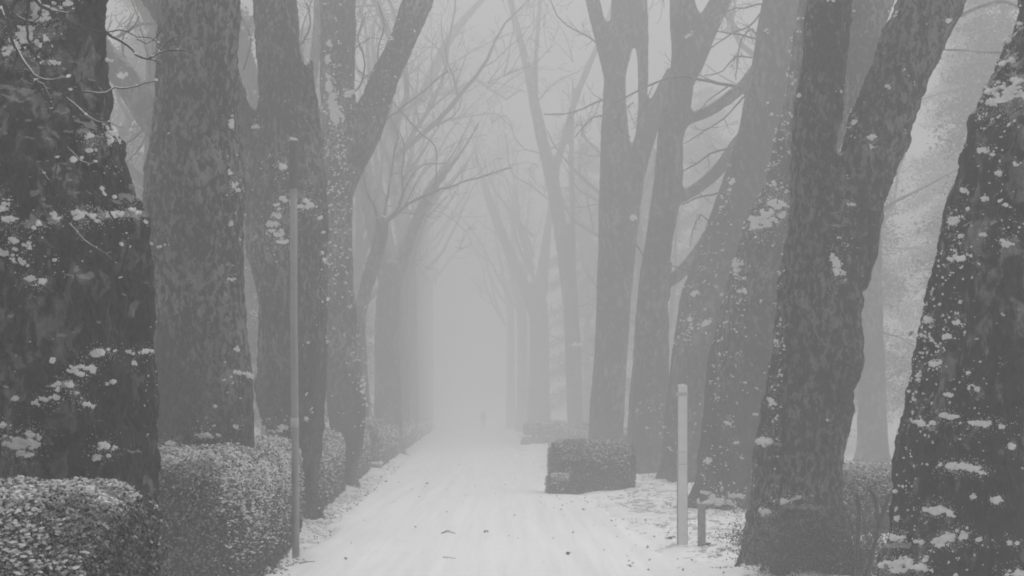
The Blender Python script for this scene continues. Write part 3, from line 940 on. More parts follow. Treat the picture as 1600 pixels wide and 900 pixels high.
# R3b : paler leaning trunk
tree('plane_tree', 'pale leaning trunk with side limbs reaching left, behind the snow capped one', 'tree', AV, 45.0,
     [[(760, 1030, 1110), (700, 1034, 1115), (640, 1040, 1122), (580, 1046, 1130), (520, 1055, 1140), (470, 1062, 1150), (430, 1075, 1158), (380, 1095, 1168), (330, 1112, 1180), (280, 1130, 1198), (230, 1148, 1212), (180, 1158, 1222), (120, 1170, 1230), (60, 1180, 1242), (0, 1192, 1256)],
      [(180, 1185, 1222), (130, 1205, 1240), (60, 1228, 1262), (0, 1256, 1290)]],
     BK[5], amp=0.5, seed=10, scatter=50,
     snow=[(1142, 290, 6, -1, 14, .8), (1085, 460, 8, 0, 8, .8), (1100, 505, 10, 0, 6, .8), (1010, 665, 22, 0, 3, 1), (1075, 500, 10, 0, 8, .7)],
     specks=[(1130, 310, 8, 40, 50, 3.6), (1110, 400, 10, 40, 40, 3), (1075, 520, 12, 20, 40, 3.4), (1070, 640, 20, 60, 30, 3)],
     twigs=[([(1166, 148), (1160, 140), (1140, 133), (1110, 128), (1085, 122), (1065, 120), (1035, 125), (1010, 135), (985, 148), (962, 160)], 6, 2, 5),
            ([(1166, 148), (1150, 165), (1130, 185), (1100, 205), (1068, 225)], 3, 1.6, 4), ([(1155, 225), (1140, 232), (1110, 240), (1090, 255), (1066, 268)], 4, 2, 3), ([(1125, 300), (1100, 306), (1085, 310), (1066, 320)], 3, 2, 2),
            ([(1150, 445), (1110, 438), (1080, 425), (1040, 412)], 3, 1.8, 1), ([(1182, 60), (1160, 55), (1130, 50), (1108, 46)], 3.5, 1.6, 5), ([(1185, 58), (1175, 45), (1160, 60), (1152, 95), (1150, 125)], 3, 1.4, 4),
            ([(1195, 15), (1170, 40), (1140, 55), (1110, 75), (1085, 88)], 3.4, 1.4, 7), ([(1200, 5), (1160, 12), (1120, 22), (1090, 42)], 3, 1.3, 7), ([(1190, 30), (1215, 10), (1240, 12)], 3, 1.5, 2),
            ([(1110, 350), (1095, 335), (1082, 360), (1078, 385)], 2.4, 1.2, 3), ([(1240, 110), (1215, 140), (1205, 170)], 2.6, 1.4, 3), ([(1175, 90), (1150, 88), (1130, 110), (1100, 118)], 2.6, 1.4, 5)])

# R5
tree('plane_tree', 'tall grey trunk with a wide upper fork, its twin limb splitting off the left side', 'tree', AV, 52.0,
     [[(745, 970, 1056), (700, 978, 1052), (640, 982, 1048), (580, 987, 1046), (520, 991, 1046), (470, 995, 1044), (420, 1001, 1046), (370, 1009, 1052), (320, 1016, 1062), (270, 1022, 1068), (220, 1026, 1068), (170, 1035, 1080), (120, 1046, 1086), (80, 1049, 1096), (40, 1047, 1094), (0, 1045, 1086)],
      [(130, 1055, 1086), (90, 1064, 1105), (50, 1080, 1122), (0, 1108, 1145)],
      ],
     BK[5], amp=0.35, seed=11,
     limbs=[([(1160, 325, 0), (1120, 355, 0), (1095, 390, 0), (1065, 425, 0), (1030, 450, 0)], 28, 20),
            ([(1195, 90, 0), (1165, 130, 0), (1140, 152, 0), (1110, 172, 0), (1075, 187, 0), (1050, 200, 0)], 22, 18),
            ([(1175, 200, 0), (1150, 228, 0), (1125, 262, 0), (1095, 290, 0), (1062, 310, 0), (1040, 322, 0)], 24, 18)],
     snow=[(1000, 208, 8, -1.2, 8, 1.4), (1012, 150, 5, -1.4, 8, .8), (1076, 55, 5, -1, 6, .8)], specks=[(1020, 680, 20, 40, 12, 2.6), (1010, 640, 10, 20, 10, 3)],
     twigs=[([(1046, 410), (1046, 440), (1043, 470)], 9, 4), ([(960, 352), (978, 368), (995, 384), (1010, 410), (1030, 436)], 3, 2, 2), ([(975, 210), (965, 190), (978, 170), (990, 160)], 3, 1.5, 2)])

# R4
tree('plane_tree', 'straight grey trunk with three stems at its head, left of the wide upper fork', 'tree', AV, 60.0,
     [[(728, 916, 974), (690, 918, 974), (640, 921, 976), (580, 926, 979), (520, 930, 983), (470, 931, 986), (420, 933, 991), (370, 935, 996), (320, 935, 994), (270, 937, 990), (220, 938, 984), (170, 941, 979), (120, 944, 978), (80, 950, 982), (40, 953, 980), (0, 955, 980)],
      [(140, 946, 972), (100, 938, 965), (60, 928, 955), (25, 920, 944), (0, 914, 938)],
      [(110, 955, 980), (70, 966, 990), (40, 974, 996), (0, 983, 1004)],
      [(300, 980, 1000), (240, 988, 1008), (160, 996, 1012), (80, 994, 1014), (0, 990, 1012)],
      [(370, 960, 996), (310, 966, 1003), (260, 978, 1012), (215, 992, 1026), (165, 1012, 1046), (110, 1040, 1072)]],
     BK[5], amp=0.4, seed=12, top=16,
     snow=[(928, 3, 6, 0, 4, 1), (990, 340, 8, -.8, 5, .8)],
     twigs=[([(950, 152), (930, 160), (912, 170), (880, 178), (850, 178)], 3.4, 1.8, 6), ([(942, 180), (925, 185), (910, 200), (898, 215)], 3, 1.6, 5), ([(940, 75), (925, 62), (895, 45), (870, 25), (860, 0)], 3, 1.6, 5), ([(985, 215), (965, 190), (950, 165)], 2.6, 1.5, 2),
            ([(935, 352), (950, 358), (975, 352)], 2.5, 1.4, 2)])

# R6 thin tree
tree('plane_tree', 'slender pale tree splitting into thin wands, left of the straight grey trunk', 'tree', AV, 106.0,
     [[(692, 886, 914), (660, 886, 911), (600, 884, 910), (540, 882, 908), (480, 880, 902), (430, 874, 896), (380, 868, 890), (330, 860, 882), (280, 851, 874), (230, 840, 860), (170, 828, 846), (120, 820, 834), (60, 806, 818), (0, 792, 803)],
      [(300, 860, 876), (270, 860, 874), (230, 872, 884), (180, 886, 897), (130, 903, 914), (80, 925, 935), (30, 945, 953), (0, 958, 966)],
      [(180, 830, 841), (130, 832, 841), (80, 834, 842), (0, 840, 848)],
      [(560, 892, 908), (480, 892, 904), (400, 889, 900), (330, 890, 899), (260, 888, 897), (200, 890, 898)]],
     BK[5], amp=0.35, seed=13, vox_px=2.4, top=22,
     snow=[(901, 537, 7, 0, 2, 1), (824, 93, 3, 0, 3, 1)],
     twigs=[([(838, 160), (860, 135), (885, 120), (905, 112)], 3, 1.6, 7), ([(893, 205), (905, 195), (925, 180)], 3, 1.6, 5), ([(850, 240), (880, 220), (900, 205)], 2.6, 1.5, 5), ([(845, 240), (810, 225), (790, 180), (770, 190)], 2.6, 1.5, 7), ([(820, 110), (790, 130), (760, 160)], 2.6, 1.5, 6),
            ([(866, 320), (830, 290), (800, 270), (790, 210)], 2.6, 1.5, 8)])
for i, (cx_, Y_, w_, lean, lab) in enumerate([
        (842, 138, 34, -.35, 'broad faint trunk with a limb arching left, behind the slender tree'),
        (816, 158, 18, -.3, 'ghostly trunk next to last in the right row'),
        (798, 178, 14, -.2, 'last trunk of the right row, almost swallowed by fog')]):
    tree('plane_tree', lab, 'tree', AV, Y_,
         [[(643 + 5120 / Y_, cx_ - w_ * .6, cx_ + w_ * .6), (600, cx_ - w_ / 2, cx_ + w_ / 2), (530, cx_ - w_ * .45, cx_ + w_ * .5), (480, cx_ - w_ * .5, cx_ + w_ * .4), (440, cx_ - w_ * .6, cx_ + w_ * .2)],
          [(490, cx_ - w_ * .5, cx_ + w_ * .0), (430, cx_ - w_ * 1.2, cx_ - w_ * .6), (370, cx_ - w_ * 1.9, cx_ - w_ * 1.4), (300, cx_ - w_ * 2.6, cx_ - w_ * 2.2), (240, cx_ - w_ * 3.0, cx_ - w_ * 2.8)],
          [(460, cx_ - w_ * .3, cx_ + w_ * .4), (360, cx_ + w_ * .2, cx_ + w_ * .6), (260, cx_ + w_ * .7, cx_ + w_ * .9)]],
         BK[5], amp=0.7, seed=30 + i, vox_px=3.0, crown=far_crown(cx_ - 8, Y_, 5, 9, 14, .12, 9, lean))

# trees standing back from the avenue
BACK = 'trees standing back from the avenue'
tree('bare_tree', 'grey background trunk seen in the gap between the great fork and the right edge trunk', 'tree', BACK, 62.0,
     [[(735, 1335, 1392), (700, 1338, 1388), (600, 1341, 1384), (500, 1344, 1380), (400, 1348, 1378), (300, 1352, 1378), (150, 1358, 1380), (0, 1362, 1382)],
      [(340, 1355, 1378), (318, 1385, 1402), (296, 1430, 1445), (272, 1475, 1488), (255, 1510, 1520)]],
     BK[5], amp=0.4, seed=41, top=20,
     twigs=[([(1380, 520), (1410, 530), (1440, 545), (1480, 538)], 3, 1.6, 6), ([(1375, 600), (1410, 580), (1450, 575)], 3, 1.6, 5), ([(1380, 200), (1430, 160), (1490, 140)], 4, 1.6, 8)])
tree('bare_tree', 'background tree at upper right whose level bough shows between two trunks', 'tree', BACK, 40.0,
     [[(775, 1640, 1720), (600, 1645, 1710), (400, 1648, 1705), (200, 1650, 1700), (100, 1655, 1700), (0, 1660, 1700)],
      [(100, 1640, 1670), (85, 1600, 1612), (82, 1540, 1553), (79, 1500, 1513), (76, 1455, 1467)],
      [(60, 1640, 1665), (20, 1600, 1615), (2, 1560, 1575), (8, 1530, 1548), (20, 1500, 1518), (40, 1470, 1482)]],
     BK[5], amp=0.35, seed=42, top=14)
tree('bare_tree', 'background tree crossing the gap between the two leftmost trunks with a slanting limb', 'tree', BACK, 38.0,
     [[(778, 300, 370), (600, 300, 365), (450, 296, 356), (350, 285, 345), (280, 268, 330), (230, 240, 290), (180, 205, 258), (130, 175, 228), (80, 135, 185), (0, 70, 120)]],
     BK[5], amp=0.4, seed=43,
     snow=[(192, 118, 8, 0, 6, 1.4)],
     twigs=[([(240, 170), (225, 200), (200, 222), (180, 240)], 5, 2, 6), ([(240, 190), (215, 235), (190, 260)], 4, 2, 6), ([(220, 150), (235, 120), (225, 60), (205, 0)], 4, 2, 9), ([(180, 60), (215, 40), (245, 36)], 6, 4, 7), ([(200, 100), (190, 70), (210, 20)], 3, 2, 8),
            ([(380, 110), (392, 60), (372, 20)], 3, 2, 6), ([(470, 70), (485, 40), (478, 5)], 3, 2, 6)])
tree('bare_tree', 'pale background limb tree between second trunk and the pole trunk', 'tree', BACK, 55.0,
     [[(735, 430, 470), (500, 432, 466), (300, 425, 456), (200, 400, 432), (100, 372, 400), (0, 345, 372)],
      [(300, 430, 455), (200, 460, 482), (100, 482, 500), (0, 490, 505)]],
     BK[5], amp=0.4, seed=44,
     twigs=[([(395, 130), (380, 80), (398, 20)], 4, 2, 7), ([(480, 110), (470, 60), (488, 0)], 4, 2, 7), ([(560, 250), (590, 200), (640, 160), (700, 110)], 4, 2, 9)])


def bare_back(label, X, Y, w, hh, seed):
    root = empty('bare_tree', (X, Y, 0), label, 'tree', BACK)
    g = Geo()
    pts = [np.array([X, Y, -.3])]
    d = np.array([RNG.normal(0, .08), 0, 1])
    for k in range(8):
        pts.append(pts[-1] + (d + RNG.normal(0, .06, 3)) * hh / 9)
    rad = np.linspace(w, w * .15, 9)
    p2, r2 = resample(pts, rad, .4)
    g.tube(p2, r2, 14, wob=.05)
    g.build('trunk', [BK[5]], root)
    c = Geo()
    for k in range(8):
        i = RNG.integers(5, len(p2))
        a = RNG.uniform(0, 6.28)
        grow(c, p2[i], [math.cos(a), math.sin(a), RNG.uniform(.5, 1.6)], hh * .42, w * .45, 3, sides=6, kids=4, wig=.15, min_r=.012)
    c.build('crown', [BK[5]], root)


for k, (X, Y, w, hh, lab) in enumerate([
        (-9.5, 52, .38, 17, 'bare tree far back on the left behind the mottled trunk'),
        (-13, 62, .35, 18, 'bare tree in fog beyond the left edge trunk'),
        (-15.5, 78, .4, 20, 'faint bare tree furthest back on the left side'),
        (-6.2, 88, .35, 18, 'faint bare tree left of the pollard shoots'),
        (11.0, 82, .4, 19, 'faint bare tree behind the snow capped bole on the right'),
        (22.5, 92, .4, 20, 'faint bare tree deep in the gap on the right'),
        (6.8, 98, .35, 18, 'faint bare tree between the side limbs of the pale leaning trunk'),
        (-8.5, 110, .4, 20, 'dissolving bare tree behind the left row'),
        (8.5, 125, .4, 20, 'dissolving bare tree behind the right row')]):
    bare_back(lab, X, Y, w, hh, k)


# ------------------------------------------------------------------ evergreens beyond the right gap
def evergreen(label, X, Y, hh, rr):
    root = empty('evergreen_tree', (X, Y, 0), label, 'tree', 'snowy evergreens in the fog either side of the avenue')
    g = Geo()
    g.tube([(X, Y, -.3), (X + .1, Y, hh * .5), (X, Y, hh)], [.28, .17, .03], 10)
    g.build('trunk', [M['twig']], root)
    lf = Geo()
    nb = int(95 * hh / 14)
    Cs, Ns = [], []
    for k in range(nb):
        t = RNG.uniform(.12, .98)
        z = hh * t
        L = rr * (1 - t) ** .7 * RNG.uniform(.6, 1.15) + .3
        a = RNG.uniform(0, 6.28)
        for u in np.linspace(.15, 1, 9):
            c = np.array([X + math.cos(a) * L * u, Y + math.sin(a) * L * u, z - .35 * L * u * u + RNG.normal(0, .05)])
            n = 44
            Cs.append(c + RNG.normal(0, 1, (n, 3)) * np.array([.28, .28, .12]))
    C = np.concatenate(Cs)
    leaves_at(lf, C, np.tile([0, 0, 1.0], (len(C), 1)), .14, .05, .35)
    lf.build('crown', [M['leaf'], M['leaf_frost'], M['snow']], root, smooth=False)


def leaves_at(geo, C, Nr, size, snow=0.5, frost=0.4, up_bias=0.3, jitter=0.8):
    """folded diamond leaves at C facing roughly Nr; material 0 leaf, 1 frosted, 2 snow covered"""
    n = len(C)
    d = Nr * 1.0 + RNG.normal(0, jitter, (n, 3)) + np.array([0, 0, up_bias])
    d /= np.linalg.norm(d, axis=1)[:, None]
    t = np.cross(d, RNG.normal(0, 1, (n, 3)))
    t /= np.linalg.norm(t, axis=1)[:, None]
    b = np.cross(d, t)
    L = size * RNG.uniform(.6, 1.25, n)[:, None]
    w = L * RNG.uniform(.28, .42, (n, 1))
    curl = d * L * RNG.uniform(-.25, .1, (n, 1))
    base = C - t * L * .5
    tip = C + t * L * .5 + curl
    lft = C + b * w + d * w * .45
    rgt = C - b * w + d * w * .45
    V = np.stack([base, rgt, tip, lft], 1).reshape(-1, 3)
    i = np.arange(n)[:, None] * 4
    P = np.concatenate([i + np.array([0, 1, 2]), i + np.array([0, 2, 3])])
    r = RNG.uniform(0, 1, n)
    upz = d[:, 2]
    m = np.zeros(n, int)
    m[(upz > .05) & (r < frost)] = 1
    m[(upz > .45) & (r < snow)] = 2
    geo.V.append(V)
    geo.P[3].append(P + geo.n)
    geo.M[3].append(np.concatenate([m, m]))
    geo.n += len(V)


for X, Y, hh, rr, lab in [(15.8, 66, 17, 3.6, 'snowy evergreen at the upper right between the fork and the edge trunk'),
                          (20.5, 74, 15, 3.8, 'snowy evergreen partly behind the right edge trunk'),
                          (13.2, 88, 13, 3.2, 'faint evergreen low in the right gap'),
                          (18.0, 58, 15, 4.2, 'broad snowy evergreen just left of the right edge trunk crown'),
                          (11.8, 76, 16, 3.6, 'pale evergreen close beside the great fork stem'),
                          (21.5, 96, 21, 5.5, 'tall dim evergreen behind the right edge trunk'),
                          (16.8, 104, 22, 5.0, 'tallest fading evergreen in the right gap'),
                          (7.5, 112, 16, 4.6, 'added evergreen dimming the fog right of the slender tree'),  # added behind the right row as a shading mass
                          (5.0, 138, 20, 4.6, 'added evergreen dimming the fog behind the broad faint trunk on the right'),
                          (12.0, 126, 22, 5.5, 'added evergreen dimming the fog behind the side limbs of the pale leaning trunk'),
                          (-8.6, 72, 12, 3.4, 'added evergreen blocking bright fog behind the lopped pollard'),  # added behind the left row to shade its bright gaps
                          (-11, 118, 22, 5.0, 'added evergreen blocking bright fog behind the arching pale limb'),
                          (-11, 150, 24, 5.0, 'furthest added evergreen on the left, dimming the bright fog'),
                          (-9.0, 62, 15, 4.0, 'evergreen in the fog between the left edge trunk and the mottled one'),
                          (-14.0, 80, 19, 5.0, 'dim tall evergreen far back on the left'),
                          (-9.6, 96, 20, 4.2, 'fading evergreen behind the pole trunk')]:
    evergreen(lab, X, Y, hh, rr)


# ------------------------------------------------------------------ hedges
def hedge(label, spine, width, height, leaf=.04, dens=1500, group='clipped hedges', base_open=0.0, name='hedge', snow_top=.85, snow_side=.35, round_=.22, gap=None, frost=.55, lumpsn=.15, sides_dens=1.0):
    """spine: (x,y) points of the middle line; a leafy box with rounded shoulders"""
    spine = np.array(spine, float)
    root = empty(name, (spine[0][0], spine[0][1], 0), label, 'hedge', group)
    seg = np.linalg.norm(np.diff(spine, axis=0), axis=1)
    Ltot = seg.sum()
    cum = np.concatenate([[0], np.cumsum(seg)])

    def at(t):
        x = np.interp(t, cum, spine[:, 0])
        y = np.interp(t, cum, spine[:, 1])
        e = 1e-2
        dx = np.interp(t + e, cum, spine[:, 0]) - np.interp(t - e, cum, spine[:, 0])
        dy = np.interp(t + e, cum, spine[:, 1]) - np.interp(t - e, cum, spine[:, 1])
        l = np.hypot(dx, dy) + 1e-9
        return x, y, dx / l, dy / l

    def shape(t, a, r):
        """profile: a in 0..1 runs up one side, over the top, down the other; r scale"""
        x, y, dx, dy = at(t)
        hw = width / 2
        # superellipse cross-section
        per = 2 * height + width
        q = a * per
        lx = np.where(q < height, -hw, np.where(q < height + width, q - height - hw, hw))
        lz = np.where(q < height, q, np.where(q < height + width, height, per - q))
        pw = 6.0
        nrm = ((np.abs(lx) / hw) ** pw + (np.abs(lz) / height) ** pw) ** (1 / pw)
        lx, lz = lx / np.maximum(nrm, 1), lz / np.maximum(nrm, 1)
        # end rounding
        ed = np.minimum(t, Ltot - t)
        k = np.sqrt(np.clip(1 - np.clip(1 - ed / (round_ + .05), 0, 1) ** 2, 0, 1))
        lz = lz * (0.86 + 0.14 * k)
        lx = lx * (0.6 + 0.4 * k)
        px_, py_ = x + (-dy) * -lx * r, y + dx * -lx * r
        P = np.column_stack([px_, py_, lz * r])
        bump = 1 + .045 * fbm(P * 2.2, 2, 51) + .05 * fbm(P * 6, 2, 52)
        mid = np.column_stack([x, y, np.full_like(x, height * .4)])
        P = mid + (P - mid) * bump[:, None]
        P[:, 2] = np.maximum(P[:, 2], .01)
        nr = P - mid
        nr[:, 2] *= (width / height)
        nr /= np.linalg.norm(nr, axis=1)[:, None]
        return P, nr

    # dark twiggy inside
    nt_, na = max(6, int(Ltot / .25)), 22
    T, A = np.meshgrid(np.linspace(0.06, Ltot - .06, nt_), np.linspace(0, 1, na), indexing='ij')
    P, nr = shape(T.ravel(), A.ravel(), .86)
    P[:, 2] = np.where(A.ravel() % 1 == 0, -.05, P[:, 2])
    i = np.arange(nt_ - 1)[:, None] * na + np.arange(na - 1)[None]
    Q = np.stack([i, i + 1, i + 1 + na, i + na], -1).reshape(-1, 4)
    g = Geo()
    g.add(P, Q)
    for e in (0, nt_ - 1):
        ring = np.arange(na) + e * na
        c = g.n
        g.V.append(P[ring].mean(0)[None]); g.n += 1
        g.P[3].append(np.stack([ring[:-1], ring[1:], np.full(na - 1, c)], -1)); g.M[3].append(np.zeros(na - 1, int))
    g.build('twigs', [M['core']], root)
    # leaves
    area = Ltot * (2 * height + width) + 2 * width * height
    n = int(area * dens)
    t = RNG.uniform(0, Ltot, n)
    a = RNG.uniform(0, 1, n)
    lam = RNG.uniform(.86, 1.03, n)
    P, nr = shape(t, (a - .5) * 1.0 + .5, lam)
    # end caps
    ne = int(n * (2 * width * height) / area * 1.6)
    te = np.where(RNG.uniform(0, 1, ne) < .5, RNG.uniform(-.02, .08, ne), Ltot - RNG.uniform(-.02, .08, ne))
    Pe, nre = shape(np.clip(te, 0, Ltot), RNG.uniform(0, 1, ne), np.sqrt(RNG.uniform(0, 1, ne)))
    x, y, dx, dy = at(te)
    sg = np.where(te < Ltot / 2, -1, 1)
    nre = np.column_stack([dx * sg, dy * sg, np.full(ne, .2)])
    Pe = Pe + nre * RNG.uniform(0, .1, (ne, 1))
    lg = Geo()
    top = (nr[:, 2] > .45)
    keep = np.ones(n, bool)
    if base_open:
        keep &= ~((P[:, 2] < base_open) & (RNG.uniform(0, 1, n) < .6))
    leaves_at(lg, P[top & keep], nr[top & keep], leaf, snow_top, .95)
    leaves_at(lg, P[~top & keep], nr[~top & keep], leaf, snow_side, frost)
    leaves_at(lg, Pe, nre, leaf, snow_side, frost)
    # straggling shoots along the top
    ns = int(Ltot * 26)
    ts = RNG.uniform(0, Ltot, ns)
    Ps, ns_ = shape(ts, RNG.uniform(.3, .7, ns), RNG.uniform(1.02, 1.09, ns))
    leaves_at(lg, Ps, ns_, leaf, .3, .7)
    lo = lg.build('leaves', [M['leaf'], M['leaf_frost'], M['snow_thin']], root, smooth=False)
    # little caps of snow among the leaves
    sn = Geo()
    k = int(area * dens * lumpsn)
    Pk, nk = shape(RNG.uniform(0, Ltot, k), RNG.uniform(.02, .98, k), RNG.uniform(.98, 1.03, k))
    ok = nk[:, 2] > RNG.uniform(-.5, .9, k)
    clump = fbm(Pk * 5, 2, 61) + RNG.normal(0, .1, k) > -.1
    ok &= clump
    lumps(sn, Pk[ok], RNG.uniform(.2, .5, ok.sum()) * leaf, 0, False, .55, 1.8)
    so = sn.build('snow', [M['snow']], root)
    so['kind'] = 'stuff'
    return root


def left_line(Y, off):
    return (-2.36 + VP * (Y - 20) - off, Y)


hedge('nearest clipped hedge filling the bottom left corner, snow dusted leaves', [(-5.2, 10.1), (-1.86, 10.1)], 1.4, 1.22, .027, 7000, round_=.3, snow_side=.18, snow_top=.6, frost=.5, lumpsn=.34)
hedge('long clipped hedge along the left of the path with the grey pole at its face', [left_line(17.2, .72), left_line(22.5, .74), left_line(28.6, 1.03)], 1.35, 1.22, .033, 2800, round_=.3, lumpsn=.3, snow_top=.85, snow_side=.22)
hedge('short hedge section between the pole trunk and the ivy clad trunk', [left_line(30.6, .8), left_line(41.2, .95)], 1.0, 1.2, .05, 900)
hedge('hedge section just beyond the ivy clad trunk on the left', [left_line(43.2, .88), left_line(55.0, 1.0)], .9, 1.15, .06, 600)
hedge('flat topped hedge block in the fog beyond the pollard', [left_line(57.5, .9), left_line(64, .87)], 1.0, 1.35, .07, 450)
hedge('fading far hedge strip along the left of the path', [left_line(66, .9), left_line(100, .9)], 1.0, 1.1, .1, 200)
hedge('last faint hedge strip on the left running into the fog', [left_line(103, .9), left_line(175, .9)], 1.0, 1.1, .14, 90)
hedge('trimmed block hedge standing free on the right side of the path', [(.83, 40.7), (2.33, 40.8)], 1.4, 1.0, .05, 1500, snow_side=.05, snow_top=.6, frost=.15, round_=.14, lumpsn=.09)
hedge('knee high snow topped tuft at the left front of the block hedge', [(.74, 39.72), (1.12, 39.72)], .4, .40, .045, 2200, snow_side=.03, snow_top=.9, frost=.12, round_=.05, lumpsn=.3)
hedge('faint low hedge block far off on the right of the path', [(.75, 100.5), (2.6, 101)], 1.6, 1.1, .1, 300)
hedge('snowy hedge seen low between the great fork and the right edge trunk', [(3.2, 26.4), (7.0, 26.8)], .9, .9, .04, 1700, snow_top=.95, snow_side=.4, frost=.8)
hedge('faint hedge strip behind the right row of trunks', [(3.4, 62), (3.0, 96)], 1.0, 1.0, .09, 220)


# ------------------------------------------------------------------ bushes, brush and ledges at the feet of the right trunks
def thicket(name, label, cat, cx_, cy_, w, d, h, stems, leaf, nleaf, group=None, snow=.15, single=False):
    root = empty(name, (cx_, cy_, 0), label, cat, group)
    g = Geo()
    tips = []
    for k in range(stems):
        x, y = cx_ + RNG.uniform(-w, w), cy_ + RNG.uniform(-d, d)
        hh = h * RNG.uniform(.55, 1.1) * (1 - .4 * abs(x - cx_) / w)
        pts = [np.array([x, y, -.05])]
        dr = np.array([RNG.normal(0, .18), RNG.normal(0, .18), 1.0])
        for i in range(5):
            dr = dr + RNG.normal(0, .12, 3)
            pts.append(pts[-1] + dr / np.linalg.norm(dr) * hh / 5)
        g.tube(pts, np.linspace(.012, .003, 6) * RNG.uniform(.7, 1.6), 5, cap=False)
        for j in range(4):
            i = RNG.integers(1, 5)
            q = RNG.normal(0, 1, 3); q[2] = abs(q[2])
            grow(g, pts[i], q, hh * .35, .005, 1, sides=4, kids=3, min_r=.0022)
        tips += pts[2:]
        if single:
            g.build('stem', [M['twig']], root)
            g = Geo()
    if not single:
        g.build('stems', [M['twig']], root)
    lg = Geo()
    tips = np.array(tips)
    C = tips[RNG.integers(0, len(tips), nleaf)] + RNG.normal(0, 1, (nleaf, 3)) * np.array([.12, .12, .10])
    C[:, 2] = np.maximum(C[:, 2], .02)
    leaves_at(lg, C, RNG.normal(0, 1, (nleaf, 3)), leaf, snow, .35)
    lg.build('leaves', [M['leaf'], M['leaf_frost'], M['snow_thin']], root, smooth=False)
    return root


def gpos(px, py):
    Y = H * F / (py - PYH)
    return (px - 800) * Y / F, Y


BR = 'low brush at the feet of the trunks'
x, y = gpos(1268, 905)
thicket('bush', 'dark dense brush against the foot of the great fork', 'bush', x, y, .40, .25, .64, 90, .024, 14000, BR, .02)
x, y = gpos(1188, 862)
thicket('bush', 'low dark tuft on the left of the great fork foot', 'bush', x, y, .24, .2, .34, 40, .028, 4500, BR, .05)
x, y = gpos(1232, 878)
thicket('bush', 'middle clump of low brush in front of the great fork', 'bush', x, y, .32, .2, .46, 50, .024, 7000, BR, .03)
x, y = gpos(1352, 905)
thicket('shrub', 'thin stemmed shrub between the great fork and the right edge trunk', 'shrub', x, y, .26, .3, .9, 22, .028, 1600, BR, .12, single=True)
x, y = gpos(1128, 792)
thicket('bush', 'dark brush at the foot of the snow capped trunk', 'bush', x, y - .5, .5, .2, .22, 30, .03, 900, BR, .35, single=True)


for k_, (px_, py_, w_, lab_) in enumerate([(1015, 756, .5, 'low twiggy tuft at the foot of the grey trunk with the wide upper fork'),
                                       (1075, 768, .45, 'low twiggy tuft behind the tall pale post'),
                                       (488, 812, .16, 'small snowy tuft beside the foot of the pole trunk'),
                                       (1165, 808, .3, 'small twiggy tuft between the short stake and the great fork')]):
    x, y = gpos(px_, py_)
    thicket('bush', lab_, 'bush', x, y, w_, .2, .2, 20, .03, 600, BR, .4, single=True)


def stems_only(name, label, cat, pls, Y, w, snow=False):
    root = empty(name, tuple(float(q) for q in (W(pls[0][0][0], 0, Y)[0], Y, 0)), label, cat)
    for pl in pls:
        g = Geo()
        pts, rad = poly_px(pl, Y, w, w * .5)
        p2, r2 = resample(pts, rad, .06)
        g.tube(p2, r2, 6)
        g.build('stem', [M['twig']], root)
    return root


stems_only('sapling', 'dark forked sapling stem beside the right edge trunk foot', 'sapling',
           [[(1352, 915), (1362, 870), (1372, 820), (1366, 775), (1358, 765)], [(1372, 825), (1384, 790), (1390, 772)], [(1334, 912), (1340, 850), (1342, 800), (1338, 770)]], 18.6, 9)
stems_only('sapling', 'dark curved shoot at the end of the nearest hedge', 'sapling',
           [[(258, 925), (252, 895), (244, 868), (234, 848), (222, 832)]], 13.6, 7)


# ------------------------------------------------------------------ foreground snowy twigs of the left edge tree
def snowy_branch(label, Y, strokes):
    root = empty('branch', tuple(W(strokes[0][0][0][0], strokes[0][0][0][1], Y)), label, 'branch', 'snow lined twigs hanging in front of the left trunk')
    g, sn = Geo(), Geo()
    for pl, w, w2 in strokes:
        pts, rad = poly_px(pl, Y, w, w2)
        p2, r2 = resample(pts, rad, .03)
        p2 = p2 + RNG.normal(0, .0025, p2.shape)
        g.tube(p2, r2, 6)
        # snow on the upper side, broken
        k = 0
        while k < len(p2) - 3:
            L = RNG.integers(3, 12)
            seg = slice(k, min(len(p2), k + L))
            if RNG.uniform() < .72 and seg.stop - seg.start > 2:
                q = p2[seg] + np.array([0, 0, 1]) * (r2[seg] * .75)[:, None]
                rr = r2[seg] * RNG.uniform(.55, 1.0) * np.sin(np.linspace(.35, 2.8, len(q)))
                sn.tube(q, np.maximum(rr, .0012), 6)
            k += L
        nb = max(1, len(p2) // 10)
        for j in range(nb):
            i = RNG.integers(2, max(3, len(p2) - 2))
            q = RNG.normal(0, 1, 3); q[1] *= .5
            ax = p2[min(i + 1, len(p2) - 1)] - p2[i - 1]
            grow(g, p2[i], ax / np.linalg.norm(ax) + q * .55, RNG.uniform(.06, .16), max(.0025, r2[i] * .5), 0, sides=4, min_r=.0018)
        ii = RNG.integers(0, len(p2), len(p2) // 4)
        lumps(sn, p2[ii] + np.array([0, 0, .006]), RNG.uniform(.004, .010, len(ii)), 0, False, .8, 1.6)
    g.build('twigs', [M['twig']], root)
    s_ = sn.build('snow', [M['snow']], root)
    s_['kind'] = 'stuff'


